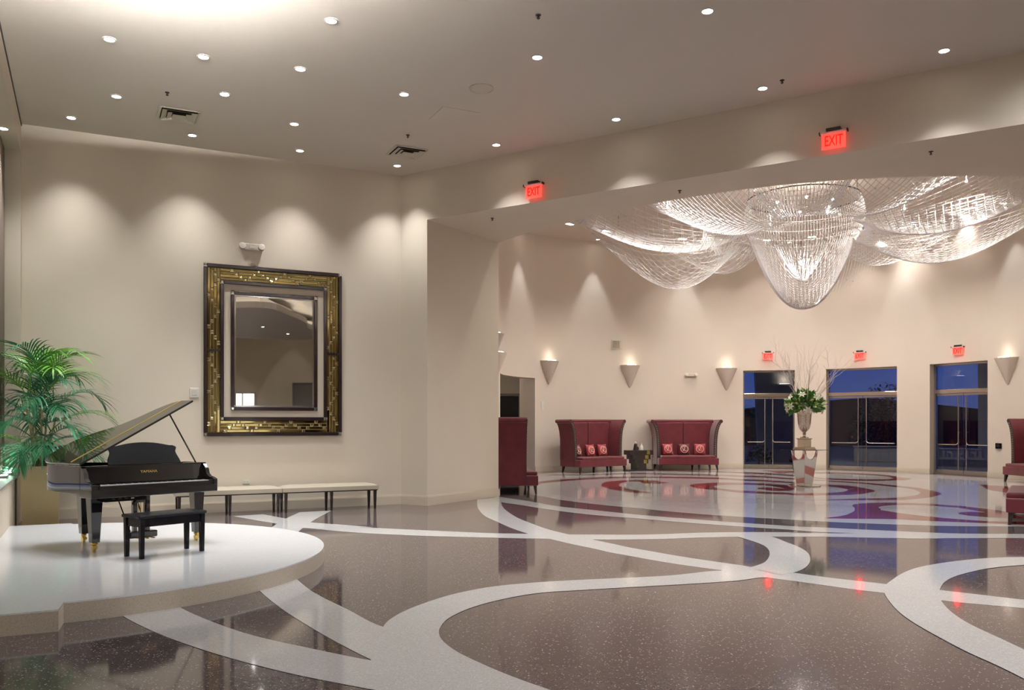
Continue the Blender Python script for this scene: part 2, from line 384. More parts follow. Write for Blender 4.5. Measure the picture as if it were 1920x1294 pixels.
# ------------------------------------------------------------------ floor inlay outlines (plan metres)
WHITE = {
    'b1': ([(-0.711,17.506),(-0.664,16.352),(-0.591,15.34),(-0.447,14.308),(-0.224,13.466),(0.0,12.664),(0.226,12.049),(0.525,11.464),(0.778,10.982),(0.996,10.629),(1.197,10.262),(1.378,10.02),(1.631,9.662),(1.874,9.37),(2.111,9.129),(2.217,9.018),(2.599,8.579),(2.796,8.4),(3.011,8.181),(3.215,7.974),(3.413,7.819),(3.762,7.487),(4.302,7.17),(4.551,7.011)],
        [(-0.272,18.036),(-0.22,16.909),(-0.165,15.83),(-0.047,14.88),(0.102,14.038),(0.304,13.286),(0.547,12.504),(0.786,11.981),(1.073,11.446),(1.327,10.982),(1.472,10.705),(1.74,10.312),(1.991,9.953),(2.234,9.662),(2.527,9.329),(2.587,9.235),(2.933,8.882),(3.172,8.621),(3.399,8.432),(3.627,8.243),(3.985,7.96),(4.511,7.519),(4.76,7.331)]),
    'h1': ([(-4.689,14.335),(-4.114,13.714),(-3.661,13.262),(-3.126,12.718),(-2.562,12.421),(-3.137,12.728),(-2.183,12.149),(-1.293,11.824),(-0.209,11.606),(0.52,11.485),(0.526,11.481),(1.071,11.429),(1.717,11.446),(2.059,11.49),(2.567,11.625),(3.089,11.698),(3.564,11.717),(3.954,11.717),(4.31,11.714),(5.08,11.59),(5.879,11.56),(6.954,11.59),(7.525,11.59)],
        [(-4.263,14.617),(-3.697,13.972),(-3.169,13.43),(-2.716,13.168),(-2.076,12.773),(-2.304,12.821),(-1.363,12.458),(-0.217,12.083),(0.249,12.033),(0.784,11.952),(1.144,11.942),(1.79,11.933),(2.15,12.0),(2.682,12.147),(3.309,12.217),(4.084,12.177),(3.942,12.128),(4.28,12.101),(4.87,12.061),(5.463,11.984),(6.103,12.001),(7.21,12.017),(7.802,12.017)]),
    'h0': ([(-0.339,17.103),(-0.211,16.871),(0.236,16.174),(0.675,15.42),(1.252,14.66),(1.801,14.171),(2.092,13.946),(2.565,13.527),(3.16,13.076),(3.48,12.85),(4.112,12.452),(4.055,12.478),(4.338,12.266),(4.864,12.047),(5.206,11.569),(6.073,11.569),(6.941,11.569),(7.285,11.569)],
        [(-0.363,18.325),(-0.265,18.146),(0.39,17.006),(0.869,16.034),(1.47,15.34),(1.86,14.88),(2.178,14.517),(2.674,14.104),(3.284,13.589),(3.614,13.345),(4.321,12.883),(4.686,12.735),(5.142,12.514),(5.555,12.336),(5.934,12.172),(6.275,12.061),(6.726,12.024),(7.193,11.988),(7.535,11.966)]),
    'x2': ([(-3.723,14.955),(-3.697,13.972),(-3.608,12.828),(-3.515,11.717)],
        [(-3.227,15.262),(-3.171,13.442),(-3.068,12.247),(-2.971,11.273)]),
    'armA': ([(-2.575,8.407),(-2.332,7.898),(-1.954,7.188),(-1.581,6.57),(-1.144,5.905),(-0.917,5.592),(-0.801,5.451)],
        [(-2.463,9.271),(-2.165,8.552),(-1.806,7.811),(-1.383,7.137),(-0.975,6.501),(-0.845,6.442)]),
    'armB': ([(-3.37,7.188),(-3.068,6.795),(-2.59,6.278),(-2.146,5.87),(-1.776,5.573),(-1.352,5.277),(-0.981,5.061),(-0.638,4.863),(-0.313,4.55)],
        [(-2.983,7.459),(-2.735,7.116),(-2.33,6.658),(-1.891,6.239),(-1.421,5.905),(-0.906,5.573),(-0.613,5.451),(-0.192,5.113)]),
    'c1': ([(2.599,8.579),(2.513,8.596),(2.209,8.416),(0.696,7.96),(0.244,7.805),(-0.095,7.519),(-0.344,7.182),(-0.504,6.795),(-0.545,6.494),(-0.54,6.308),(-0.495,6.091),(-0.38,5.81),(-0.216,5.536),(-0.021,5.256),(0.2,4.988),(0.477,4.696),(0.896,4.327)],
        [(2.5,8.927),(2.213,9.002),(1.595,8.702),(0.742,8.48),(0.261,8.336),(-0.174,8.121),(-0.509,7.784),(-0.744,7.393),(-0.894,7.039),(-0.971,6.717),(-0.984,6.494),(-1.002,6.049),(-0.938,5.66),(-0.862,5.319),(-0.721,4.988),(-0.508,4.646),(-0.088,4.087)]),
    'c2': ([(3.001,11.904),(3.089,11.698),(3.159,11.359),(3.202,10.901),(3.166,10.553),(3.077,10.192),(2.961,9.854),(2.822,9.538),(2.7,9.358),(2.555,9.185)],
        [(3.399,11.984),(3.559,11.714),(3.588,11.193),(3.604,10.717),(3.557,10.28),(3.414,9.767),(3.244,9.353),(3.081,9.065),(2.933,8.882),(2.758,8.75)]),
    'c3': ([(5.939,9.403),(5.612,9.353),(5.141,9.159),(4.751,8.882),(4.461,8.621),(4.225,8.336),(3.99,7.96),(3.859,7.716),(3.762,7.487),(3.634,7.095),(3.561,6.768),(3.531,6.494),(3.521,6.176),(3.509,5.848),(3.474,5.351)],
        [(6.274,9.932),(5.946,9.91),(5.526,9.844),(5.083,9.66),(4.725,9.453),(4.336,9.159),(4.009,8.793),(3.766,8.456),(3.62,8.243),(3.506,8.032),(3.413,7.819),(3.294,7.455),(3.171,6.955),(3.121,6.591),(3.098,6.198),(3.088,5.772),(3.107,5.451),(3.107,5.178),(3.098,4.772)]),
}
DISC = {
'disc_front': [(0.357,19.028),(0.412,18.835),(0.699,18.146),(0.948,17.506),(1.428,16.719),(2.0,16.0),(2.349,15.663),(2.589,15.34),(3.237,14.66),(3.849,14.212),(4.613,13.752),(4.815,13.616),(5.221,13.405),(5.553,13.282),(5.919,13.145),(6.544,12.967),(7.221,12.908),(7.518,12.9),(7.73,12.883),(8.202,12.866)],
'disc_back': [(0.662,26.281),(1.131,26.859),(1.657,27.671),(2.511,28.313),(3.614,28.893),(4.547,29.077)],
}
RED = {
    'r1': ([(1.046,25.873),(1.846,25.727),(2.513,25.873),(3.273,26.168),(3.994,26.395),(4.277,26.319),(5.292,25.836),(6.188,25.477),(6.759,24.956),(7.239,24.72),(7.762,23.882),(8.182,23.614),(8.477,23.036),(9.08,22.096),(9.421,20.921),(9.524,20.454),(9.377,19.741),(9.217,19.262),(8.891,18.717),(8.514,18.286),(8.058,17.906),(7.293,17.747),(6.425,17.461),(5.634,17.335),(5.664,17.428),(4.756,17.561),(4.294,17.8),(3.633,18.502),(3.195,19.16),(3.308,18.903),(3.05,19.507),(2.81,20.151),(2.692,20.958),(2.723,21.703),(2.902,22.448),(3.162,22.954),(3.4,22.983),(3.468,22.176),(3.881,22.176),(3.778,22.096),(4.104,22.448)],
        [(1.055,26.094),(1.877,26.168),(2.56,26.357),(3.34,26.703),(4.076,26.938),(4.358,26.82),(5.398,26.357),(6.311,25.983),(6.9,25.477),(7.399,25.266),(7.917,24.359),(8.318,24.007),(8.633,23.461),(9.269,22.556),(9.655,21.439),(9.806,20.884),(9.801,20.04),(9.507,18.895),(9.128,18.37),(8.781,17.955),(8.244,17.558),(7.818,17.373),(7.061,17.184),(6.268,17.035),(5.528,17.008),(5.522,16.991),(4.645,17.15),(4.192,17.378),(3.529,17.975),(3.104,18.615),(3.218,18.39),(2.819,19.06),(2.491,19.781),(2.324,20.375),(2.244,21.078),(2.273,21.703),(2.372,22.284),(2.573,22.897),(2.915,23.305),(3.35,23.454),(3.668,23.454),(4.058,23.187),(3.944,23.07),(4.114,22.503)]),
    'r2': ([(0.457,20.958),(0.744,22.096),(1.257,22.925),(2.112,23.82),(3.055,24.423),(3.736,24.554),(3.985,24.522),(4.969,24.262),(5.776,23.944),(6.304,23.275),(6.747,23.041),(7.26,22.338),(7.381,21.983),(7.58,21.653),(7.789,21.333),(7.923,20.921),(7.955,20.427),(7.894,20.049),(7.569,19.507),(7.289,19.247),(6.977,19.111),(6.211,19.111),(6.24,19.2),(5.712,19.507),(5.369,19.823),(4.97,20.604),(4.995,21.151),(5.186,21.499),(5.468,21.754),(5.892,21.754),(6.318,21.575),(6.495,21.2),(6.501,20.375),(6.341,20.697),(6.099,20.768),(5.87,20.489)],
        [(0.49,22.448),(0.88,23.216),(1.299,23.697),(2.171,24.489),(3.125,24.99),(3.813,25.058),(4.072,25.058),(5.098,24.888),(5.923,24.554),(6.485,23.944),(6.912,23.605),(7.414,22.811),(7.549,22.486),(7.759,22.163),(7.978,21.85),(8.278,21.653),(8.461,21.333),(8.508,20.524),(8.409,19.774),(8.124,19.333),(7.771,18.91),(7.324,18.633),(6.827,18.554),(6.04,18.585),(6.068,18.671),(5.553,18.961),(5.2,19.2),(4.818,19.975),(4.499,20.443),(4.444,20.839),(4.466,21.449),(4.684,21.963),(4.88,22.176),(5.282,22.448),(6.08,22.448),(6.494,22.176),(6.971,21.449),(6.874,20.721),(6.443,19.823),(6.047,19.738),(5.924,20.173),(5.857,20.443)]),
    'r0': ([(4.587,28.225),(5.458,27.797),(6.462,27.463),(7.253,26.781),(7.729,26.395),(8.268,25.441),(8.526,24.608),(8.736,23.928),(9.137,23.461),(9.704,23.209),(10.542,23.41),(10.724,23.424),(11.296,24.078)],
        [(4.651,28.622),(5.551,28.269),(6.58,27.967),(7.405,27.34),(7.889,26.938),(8.456,26.02),(8.694,25.093),(8.913,24.413),(9.36,24.034),(9.96,23.822),(10.495,23.875),(10.977,24.413),(11.145,24.344),(11.351,24.195)]),
    'r7': ([(8.289,28.225),(8.427,27.505),(8.407,26.703),(8.781,27.018),(9.128,26.902),(9.725,26.637),(10.31,26.474),(10.817,25.873),(11.03,25.093),(10.939,24.331),(11.31,24.107)],
        [(8.354,28.444),(8.688,28.356),(8.928,28.356),(9.187,28.269),(9.361,27.587),(9.971,27.309),(10.542,27.07),(11.109,26.571),(11.373,25.873),(11.321,25.18),(11.351,24.195)]),
    'r6': ([(5.12,14.022),(5.436,13.959),(6.246,13.869),(6.664,13.626),(7.099,13.442),(7.412,13.307),(7.904,13.174),(8.246,13.096)],
        [(5.126,14.04),(5.463,14.291),(5.73,14.579),(6.061,14.88),(6.616,15.301),(6.669,15.172),(6.715,14.911),(6.856,14.482),(7.101,14.071),(7.302,13.826),(7.575,13.598),(7.861,13.524),(8.12,13.533),(8.522,13.533)]),
    'r6b': ([(5.722,14.56),(5.86,14.385),(6.328,14.88),(6.687,15.465),(6.803,15.838),(7.034,16.133),(7.342,16.303),(7.667,16.329),(7.921,16.196),(8.225,15.809),(8.275,15.44),(8.263,14.917),(8.102,15.008),(7.902,14.962),(7.727,14.784),(7.694,14.461),(7.894,14.171),(8.189,14.051),(8.391,14.021)],
        [(5.738,14.599),(6.038,15.087),(6.189,15.41),(6.359,15.861),(6.443,16.157),(6.624,16.465),(6.99,16.719),(7.564,16.797),(7.841,16.7),(8.093,16.547),(8.248,16.343),(8.512,16.0),(8.641,15.512),(8.702,15.238),(8.692,15.076),(8.688,15.008),(8.672,14.94),(8.658,14.895),(8.643,14.85),(8.629,14.806),(8.553,14.482)]),
    'r8': ([(11.385,20.496),(11.188,20.0),(11.138,19.318),(11.136,18.806),(11.189,18.456)],
        [(11.94,21.802),(12.063,21.565),(12.3,21.333),(12.029,20.667),(11.416,19.077)]),
}

# ================================================================== STRUCTURE
hall_poly = [CL, P0]+[arch(25)]+[Vector((20.2, -4)), Vector((13, -11)), CL+LU*22]
def arc_pts(a0, a1, dr=0.0, step=2.5):
    n = max(1, int(abs(a1-a0)/step)); return [rot_pt(a0+(a1-a0)*i/n, dr) for i in range(n+1)]
PA = arch(0.636)                       # outer edge of the pier
PB = Vector((-0.29, 18.27))            # inner edge of the pier
aB = math.degrees(math.atan2(PB.y-CR.y, PB.x-CR.x)) % 360

# ---- floor: one slab of dark terrazzo with inlaid bands
fp = [CL-BN*0.2+BU*0.3, P0-BN*0.25]+arc_pts(aB, -60, 0.5)+[arch(25), Vector((20.4, -4)), Vector((13, -11.3)), CL+LU*22+BU*0.3]
floor = MB()
floor.flat([[(p.x, p.y) for p in fp]], 0.0)
floor = tag(floor.build('floor', 'terrazzo_dark'), kind='structure')
zz = 0.0008
def disc_poly():
    back_pts = [tuple(rot_pt(a, -0.22)) for a in range(100, -31, -5)]
    return smooth_line(DISC['disc_back'], 3)+back_pts+smooth_line(DISC['disc_front'], 3)[::-1]
MB().flat([disc_poly()], zz).build('white_disc_inlay', 'terrazzo_white', floor)
def run_on(pts, d, at_start=False):
    # let a band run on in its own direction
    p, q = (pts[1], pts[0]) if at_start else (pts[-2], pts[-1])
    L_ = math.dist(p, q); e_ = (q[0]+(q[0]-p[0])/L_*d, q[1]+(q[1]-p[1])/L_*d)
    return [e_]+pts if at_start else pts+[e_]
for k, d in (('b1', 5.0), ('h1', 5.5), ('h0', 6.0), ('c1', 1.6), ('c3', 3.5)):
    WHITE[k] = tuple(run_on(list(l), d) for l in WHITE[k])
WHITE['c3'] = tuple(run_on(l, 5.0, True) for l in WHITE['c3'])
for i, (k, (a, b)) in enumerate(WHITE.items()):
    MB().flat([smooth_line(a, 5)+smooth_line(b, 5)[::-1]], zz+0.0004*(i+1)).build('white_band_inlay', 'terrazzo_white', floor)
for i, (k, (a, b)) in enumerate(RED.items()):
    MB().flat([smooth_line(a, 4)+smooth_line(b, 4)[::-1]], zz+0.0006+0.0004*(i % 3)).build('red_swirl_inlay', 'terrazzo_red', floor)

# ---- ceilings
cp = [CL-BN*0.1+BU*0.3, P0-BN*0.25, arch(25), Vector((20.4, -4)), Vector((13, -11.3)), CL+LU*22+BU*0.3]
tag(MB().prism([(p.x, p.y) for p in cp], ZC, ZC+0.2).build('ceiling', 'ceiling_paint'), kind='structure')
rc = [rot_pt(a, 0.4) for a in range(-74, 285, 4)]
tag(MB().prism([(p.x, p.y) for p in rc], ZR, ZR+0.2).build('ceiling_rotunda', 'rotunda_paint'), kind='structure')

# ---- back wall behind the piano
T = 0.2
def wall_box(p, q, nrm, z0, z1, t=T):
    a = p; b = q; c = q-nrm*t; d = p-nrm*t
    return [(a.x, a.y), (b.x, b.y), (c.x, c.y), (d.x, d.y)], z0, z1
w = MB(); w.prism(*wall_box(CL+BU*0.2, P0, BN, 0, ZC)); tag(w.build('wall_back', 'wall_paint'), kind='structure')
def baseboard(name, pts, h=0.16, t=0.018, closed=False):
    m = MB()
    for i in range(len(pts)-1):
        p, q = pts[i], pts[i+1]; d = (q-p).normalized(); n = Vector((d.y, -d.x))
        m.prism([(p.x, p.y), (q.x, q.y), (q.x+n.x*t, q.y+n.y*t), (p.x+n.x*t, p.y+n.y*t)], 0, h)
        m.prism([(p.x, p.y), (q.x, q.y), (q.x+n.x*t*0.5, q.y+n.y*t*0.5), (p.x+n.x*t*0.5, p.y+n.y*t*0.5)], h, h+0.02)
    return tag(m.build(name, 'trim_paint'), kind='structure')
baseboard('baseboard_back', [CL+BN*0, P0])

# ---- archway wall: pier, header with curved inner face
pier = [P0, PA, PB, rot_pt(aB-3, 0.35), rot_pt(aB-6, 0.9), P0-BN*0.25+Vector((0.3, 1.4))]
w = MB(); w.prism([(p.x, p.y) for p in pier], 0, ZR+0.1); 
head = [PA, arch(17)]+[rot_pt(a) for a in range(297, int(aB)+1, -3)]+[PB]
w.prism([(p.x, p.y) for p in head], ZS, ZR+0.1)
tag(w.build('wall_arch', 'wall_paint'), kind='structure')
w = MB(); rp = [arch(17), arch(25), arch(25, -0.3), rot_pt(297)]
w.prism([(p.x, p.y) for p in rp], 0, ZR+0.1); tag(w.build('wall_right', 'wall_paint'), kind='structure')
baseboard('baseboard_arch', [P0, PA, PB])

# ---- rotunda wall with openings  (angle ranges)
DOORS = [(80.8, 68.9), (61.9, 46.0), (38.5, 24.7)]
OPEN_L = (154.0, 133.7)
TH = 0.42; ZD = 3.40; ZO = 3.04
def curved(a0, a1, z0, z1, m):
    n = max(1, int(abs(a1-a0)/2.0)); 
    ins = [rot_pt(a0+(a1-a0)*i/n) for i in range(n+1)]; out = [rot_pt(a0+(a1-a0)*i/n, TH) for i in range(n+1)]
    poly = [(p.x, p.y) for p in ins]+[(p.x, p.y) for p in out[::-1]]
    m.prism(poly, z0, z1)
w = MB()
marks = [(aB-0.5, OPEN_L[0]), (OPEN_L[1], DOORS[0][0]), (DOORS[0][1], DOORS[1][0]), (DOORS[1][1], DOORS[2][0]), (DOORS[2][1], -70)]
for a0, a1 in marks: curved(a0, a1, 0, ZR+0.05, w)
for a0, a1 in DOORS: curved(a0, a1, ZD, ZR+0.05, w)
curved(OPEN_L[0], OPEN_L[1], ZO, ZR+0.05, w)
tag(w.build('wall_far', 'rotunda_paint', smooth=True, angle=25), kind='structure')
for i, (a0, a1) in enumerate(marks):
    pts = arc_pts(a0, a1, 0, 2.5)
    baseboard('baseboard_far', pts)

# ---- side room behind the left opening: thick jamb, back wall with a dark door
w = MB()
w.prism([(-3.4, 31.2), (2.6, 31.2), (2.6, 31.4), (-3.4, 31.4)], 0, 3.4)
w.prism([(-3.4, 24.6), (-3.2, 24.6), (-3.2, 31.2), (-3.4, 31.2)], 0, 3.4)
ja = rot_pt(OPEN_L[1], TH-0.01); jb = rot_pt(OPEN_L[1], TH+0.30); jc = rot_pt(OPEN_L[1]-6, TH+0.30); jd = rot_pt(OPEN_L[1]-6, TH-0.01)
w.prism([(p.x, p.y) for p in (ja, jb, jc, jd)], 0, 3.4)
w.prism([(p.x, p.y) for p in (rot_pt(OPEN_L[0]+2, TH), rot_pt(OPEN_L[1], TH+0.28), Vector((2.6, 29.6)), Vector((2.6, 31.4)), Vector((-3.4, 31.4)), Vector((-3.4, 24.6)))], 3.25, 3.4)
tag(w.build('wall_side_room', 'wall_paint'), kind='structure')
tag(MB().prism([(p.x, p.y) for p in (rot_pt(OPEN_L[0]+2, TH-0.05), rot_pt(OPEN_L[1]-8, TH-0.05), Vector((2.6, 31.3)), Vector((-3.4, 31.3)), Vector((-3.4, 24.6)))], -0.02, -0.001).build('floor_side_room', 'terrazzo_dark'), kind='structure')
light('side_room_lamp', 'POINT', (-1.2, 28.6, 3.0), 22, WARM, size=0.2)
d4 = thing('door_4', (-0.22, 31.17, 0), 0, kind='structure')
MB().box((0, 0, 1.28), (0.92, 0.05, 2.56)).build('door_leaf', 'panel_black', d4, bevel=0.004)
f = MB(); f.box((-0.50, -0.01, 1.30), (0.08, 0.07, 2.60)); f.box((0.50, -0.01, 1.30), (0.08, 0.07, 2.60)); f.box((0, -0.01, 2.62), (1.08, 0.07, 0.08)); f.build('door_frame', 'plaster_grey', d4)
MB().tube([(0.36, -0.05, 1.0), (0.36, -0.05, 1.2)], 0.012, 8).build('door_handle', 'handle_metal', d4)

# ---- window wall on the left: low sill wall, recess, header
ZSILL = 0.79; ZHEAD = 5.9; DEP = 0.34
def left(s, off=0.0): return CL+LU*s+BU*off        # off>0 goes outwards (into the recess)
S0 = 0.12
def lprism(m, s0, s1, o0, o1, z0, z1):
    pts = [left(s0, o0), left(s1, o0), left(s1, o1), left(s0, o1)]; m.prism([(p.x, p.y) for p in pts], z0, z1)
w = MB()
lprism(w, -0.2, 22, 0, DEP+0.15, 0, ZSILL-0.03)
lprism(w, -0.2, 22, 0, DEP+0.15, ZHEAD, ZC)
lprism(w, -0.2, S0, 0, DEP+0.15, ZSILL-0.03, ZHEAD)
lprism(w, 21.5, 22, 0, DEP+0.15, ZSILL-0.03, ZHEAD)
tag(w.build('wall_left', 'wall_paint'), kind='structure')
w = MB(); lprism(w, -0.02, 22, -0.025, DEP, ZSILL-0.03, ZSILL+0.0); tag(w.build('trim_1', 'platform_top', bevel=0.006), kind='structure')
w = MB(); lprism(w, 0, 22, -0.012, 0.0, ZC-0.035, ZC); tag(w.build('trim_2', 'sofa_trim'), kind='structure')
# glazing of the window wall
win = thing('window_1', (0, 0, 0), kind='structure')
for k in range(9):
    m = MB(); s = S0+k*2.67
    if s < 21.6: lprism(m, s, s+0.06, DEP-0.02, DEP+0.06, ZSILL, ZHEAD); m.build('mullion', 'door_metal', win)
m = MB(); lprism(m, S0, 21.5, DEP-0.02, DEP+0.06, 3.2, 3.26); m.build('transom', 'door_metal', win)
for k in range(8):
    m = MB(); s = S0+0.06+k*2.67; lprism(m, s, min(s+2.61, 21.5), DEP+0.02, DEP+0.03, ZSILL, ZHEAD); m.build('pane', 'clear_glass', win)
    m = MB(); lprism(m, s+0.01, min(s+2.60, 21.5), DEP-0.035, DEP-0.030, ZSILL+0.02, ZHEAD-0.01); m.build('roller_blind', 'blind_cloth', win)

# ---- rear walls behind the camera
def rear(name, p, q):
    d = (q-p).normalized(); n = Vector((-d.y, d.x)); m = MB()
    m.prism([(p.x, p.y), (q.x, q.y), (q.x-n.x*0.2, q.y-n.y*0.2), (p.x-n.x*0.2, p.y-n.y*0.2)], 0, ZC)
    return tag(m.build(name, 'wall_paint'), kind='structure')
rear('wall_rear', CL+LU*22, Vector((13, -11))); rear('wall_rear_right', Vector((13, -11)), Vector((20.2, -4))); rear('wall_side', Vector((20.2, -4)), arch(25))

# opening and lit window in the rear walls (seen in the mirror)
ra = math.atan2(7, 7.2)
d5 = thing('door_5', (16.0, -8.0, 0), ra, kind='structure')
f = MB(); f.box((-0.95, 0.10, 1.87), (0.14, 0.20, 3.74)); f.box((0.95, 0.10, 1.87), (0.14, 0.20, 3.74)); f.box((0, 0.10, 3.81), (2.04, 0.20, 0.14)); f.build('door_frame', 'wall_paint', d5)
MB().box((0, 0.03, 1.87), (1.76, 0.05, 3.74)).build('door_leaf', 'plaster_grey', d5)
MB().box((0.25, 0.07, 1.25), (0.95, 0.03, 2.4)).build('dark_panel', 'panel_black', d5)
w2 = thing('window_2', (13.55, -10.46, 0), ra, kind='structure')
for k in range(2):
    MB().box((-0.30+k*0.62, 0.04, 2.0), (0.56, 0.02, 2.3)).build('lit_pane', 'window_glow', w2)
f = MB()
for x in (-0.62, 0.01, 0.64): f.box((x, 0.05, 2.0), (0.06, 0.06, 2.42))
f.box((0.01, 0.05, 3.19), (1.32, 0.06, 0.06)); f.box((0.01, 0.05, 0.82), (1.32, 0.06, 0.06)); f.build('window_frame', 'door_metal', w2)

# ---- piano platform
plat_c = Vector((-4.98, 9.12)); plat_r = 2.9; ZP = 0.165
poly = []
lw = lambda s, o: left(s, o)
s_of = lambda p: (p-CL).dot(LU); o_of = lambda p: (p-CL).dot(-BU)   # distance from the window wall into the hall
ring = []
for k in range(0, 361):
    a = R(k); p = plat_c+Vector((math.cos(a), math.sin(a)))*plat_r
    ring.append(p)
STRIP = 0.74
inside = [p for p in ring if o_of(p) > STRIP]
i0 = next(i for i in range(len(ring)) if o_of(ring[i]) <= STRIP and o_of(ring[i-1]) > STRIP)
arc = [p for p in ring[:i0]]; rest = ring[i0:]
i1 = next(i for i in range(len(rest)) if o_of(rest[i]) > STRIP)
arcp = rest[i1:]+arc                                  # runs from the near side round to the far side
sA = s_of(arcp[0]); sB = s_of(arcp[-1])
near = max(sA, sB)+0.28; far = min(sA, sB)-0.12
pn = lambda s, o: CL+LU*s-BU*o
poly = [pn(near, 0.001), pn(near, STRIP)]+arcp+[pn(far, STRIP), pn(far, 0.001)]
plat_poly = [(p.x, p.y) for p in poly]
pl = tag(MB().prism(plat_poly, 0.0, ZP-0.012).build('platform_base', 'platform_edge'), 'round raised stage under the grand piano', 'stage', kind='structure')
MB().prism(plat_poly, ZP-0.012, ZP).build('platform_surface', 'platform_top', pl)
pl.name = 'floor_platform'

# ---- dropped ceiling clouds with cove light (over and behind the camera)
def cloud(name, pts, z, led, lip=0.10, drop_t=0.12):
    poly = smooth_line(pts[-2:]+pts+pts[:2], 6)[12:12+6*len(pts)]
    o = tag(MB().prism(poly, z, z+drop_t).build(name, 'ceiling_paint'), kind='structure')
    n = len(poly); sgn = 1 if sum(poly[i][0]*poly[(i+1) % n][1]-poly[(i+1) % n][0]*poly[i][1] for i in range(n)) > 0 else -1
    def off(i, d):
        a = Vector(poly[i-1]); b = Vector(poly[(i+1) % n]); t = (b-a).normalized(); return (poly[i][0]-t.y*d*sgn, poly[i][1]+t.x*d*sgn)
    path = [(*off(i, 0.38), z+drop_t+0.022) for i in range(n)]; path.append(path[0])
    MB().tube(path, 0.02, 5, caps=False).build('cove_lamp', led, o)
    m = MB()
    for i in range(n):
        k = (i+1) % n; m.prism([poly[i], poly[k], off(k, 0.03), off(i, 0.03)], z+drop_t, z+drop_t+lip)
    m.build('cove_lip', 'ceiling_paint', o)
    m = MB()
    for i in range(n):
        k = (i+1) % n; m.prism([off(i, 0.50), off(k, 0.50), off(k, 0.53), off(i, 0.53)], z+drop_t, min(ZC-0.02, z+drop_t+0.35))
    m.build('added_cove_baffle', 'ceiling_paint', o)  # unseen baffle added to stop lamp light crossing over the cloud
    return o
cloud('ceiling_cloud', [(-4.5, 7.0), (-4.75, 8.0), (-4.15, 8.5), (-3.3, 7.9), (-2.3, 6.5), (-1.1, 5.0), (0.3, 3.2), (0.8, 1.2), (-0.9, 1.6), (-2.6, 4.2)], 5.9, 'cove_led_bright', 0.06)
cloud('ceiling_cloud_rear', [(4.6, 3.3), (6.6, 2.2), (8.4, 0.9), (9.8, -0.6), (12.4, -2.0), (12.6, -5.0), (9.5, -6.4), (6.0, -5.4), (4.4, -2.4), (3.6, 0.8)], 5.6, 'cove_led')

# ================================================================== OUTSIDE
gp = MB(); gp.prism([(-30, 20), (90, -30), (90, 130), (-30, 130)], -0.3, -0.03)
tag(gp.build('ground', 'asphalt'), kind='structure')

# ================================================================== DOORS OF THE ROTUNDA
def glass_door(n, a0, a1):
    am = (a0+a1)/2; p = rot_pt(a0, TH-0.10); q = rot_pt(a1, TH-0.10); c = (p+q)/2; w = (q-p).length
    ang = math.atan2((q-p).y, (q-p).x)
    d = thing('door_%d' % n, (c.x, c.y, 0), ang, kind='structure')
    hw = w/2-0.01; zt = 2.55
    f = MB()
    for sx in (-1, 1): f.box((sx*(hw-0.03), 0, ZD/2), (0.06, 0.12, ZD))
    f.box((0, 0, ZD-0.03), (2*hw, 0.12, 0.06)); f.box((0, 0, 0.02), (2*hw, 0.16, 0.04))
    f.build('door_frame', 'door_metal', d)
    MB().box((0, -0.01, zt), (2*hw-0.12, 0.14, 0.12)).build('transom_bar', 'handle_metal', d, bevel=0.008)
    MB().box((0, 0, (zt+0.06+ZD-0.06)/2), (2*hw-0.12, 0.012, ZD-0.12-zt)).build('transom_pane', 'clear_glass', d)
    for sx in (-1, 1):
        wl_ = hw-0.06-0.012
        leaf = MB().box((sx*(0.006+wl_/2), 0, (0.06+zt-0.07)/2+0.02), (wl_-0.004, 0.012, zt-0.17)).build('glass_leaf', 'clear_glass', d)
        MB().box((sx*(0.006+wl_/2), 0, 0.09), (wl_-0.004, 0.045, 0.10)).build('bottom_rail', 'door_metal', leaf)
        MB().box((sx*(0.006+wl_/2), 0, zt-0.10), (wl_-0.004, 0.045, 0.06)).build('top_rail', 'door_metal', leaf)
        xh = sx*0.13; xe = sx*(wl_-0.10)
        MB().tube([(xh, -0.07, zt-0.14), (xh, -0.07, 1.02)]+[(xh+sx*0.10*(1-math.cos(t)), -0.07, 1.02-0.10*math.sin(t)) for t in (0.4, 0.8, 1.2, PI/2)]+[(xe, -0.07, 0.92)], 0.017, 8).build('pull_bar', 'handle_metal', leaf, smooth=True)
        MB().tube([(xh, -0.07, 1.02), (xh, -0.07, 0.14)], 0.013, 8).build('lower_pull_bar', 'handle_metal', leaf, smooth=True)
        st = MB()
        for z in (2.2, 1.3, 0.5): st.tube([(xh, -0.07, z), (xh, 0.0, z)], 0.012, 6)
        st.tube([(xe, -0.07, 0.92), (xe, 0.0, 0.92)], 0.012, 6); st.build('standoff', 'handle_metal', leaf)
    return d
for i, (a0, a1) in enumerate(DOORS): glass_door(i+1, a0, a1)

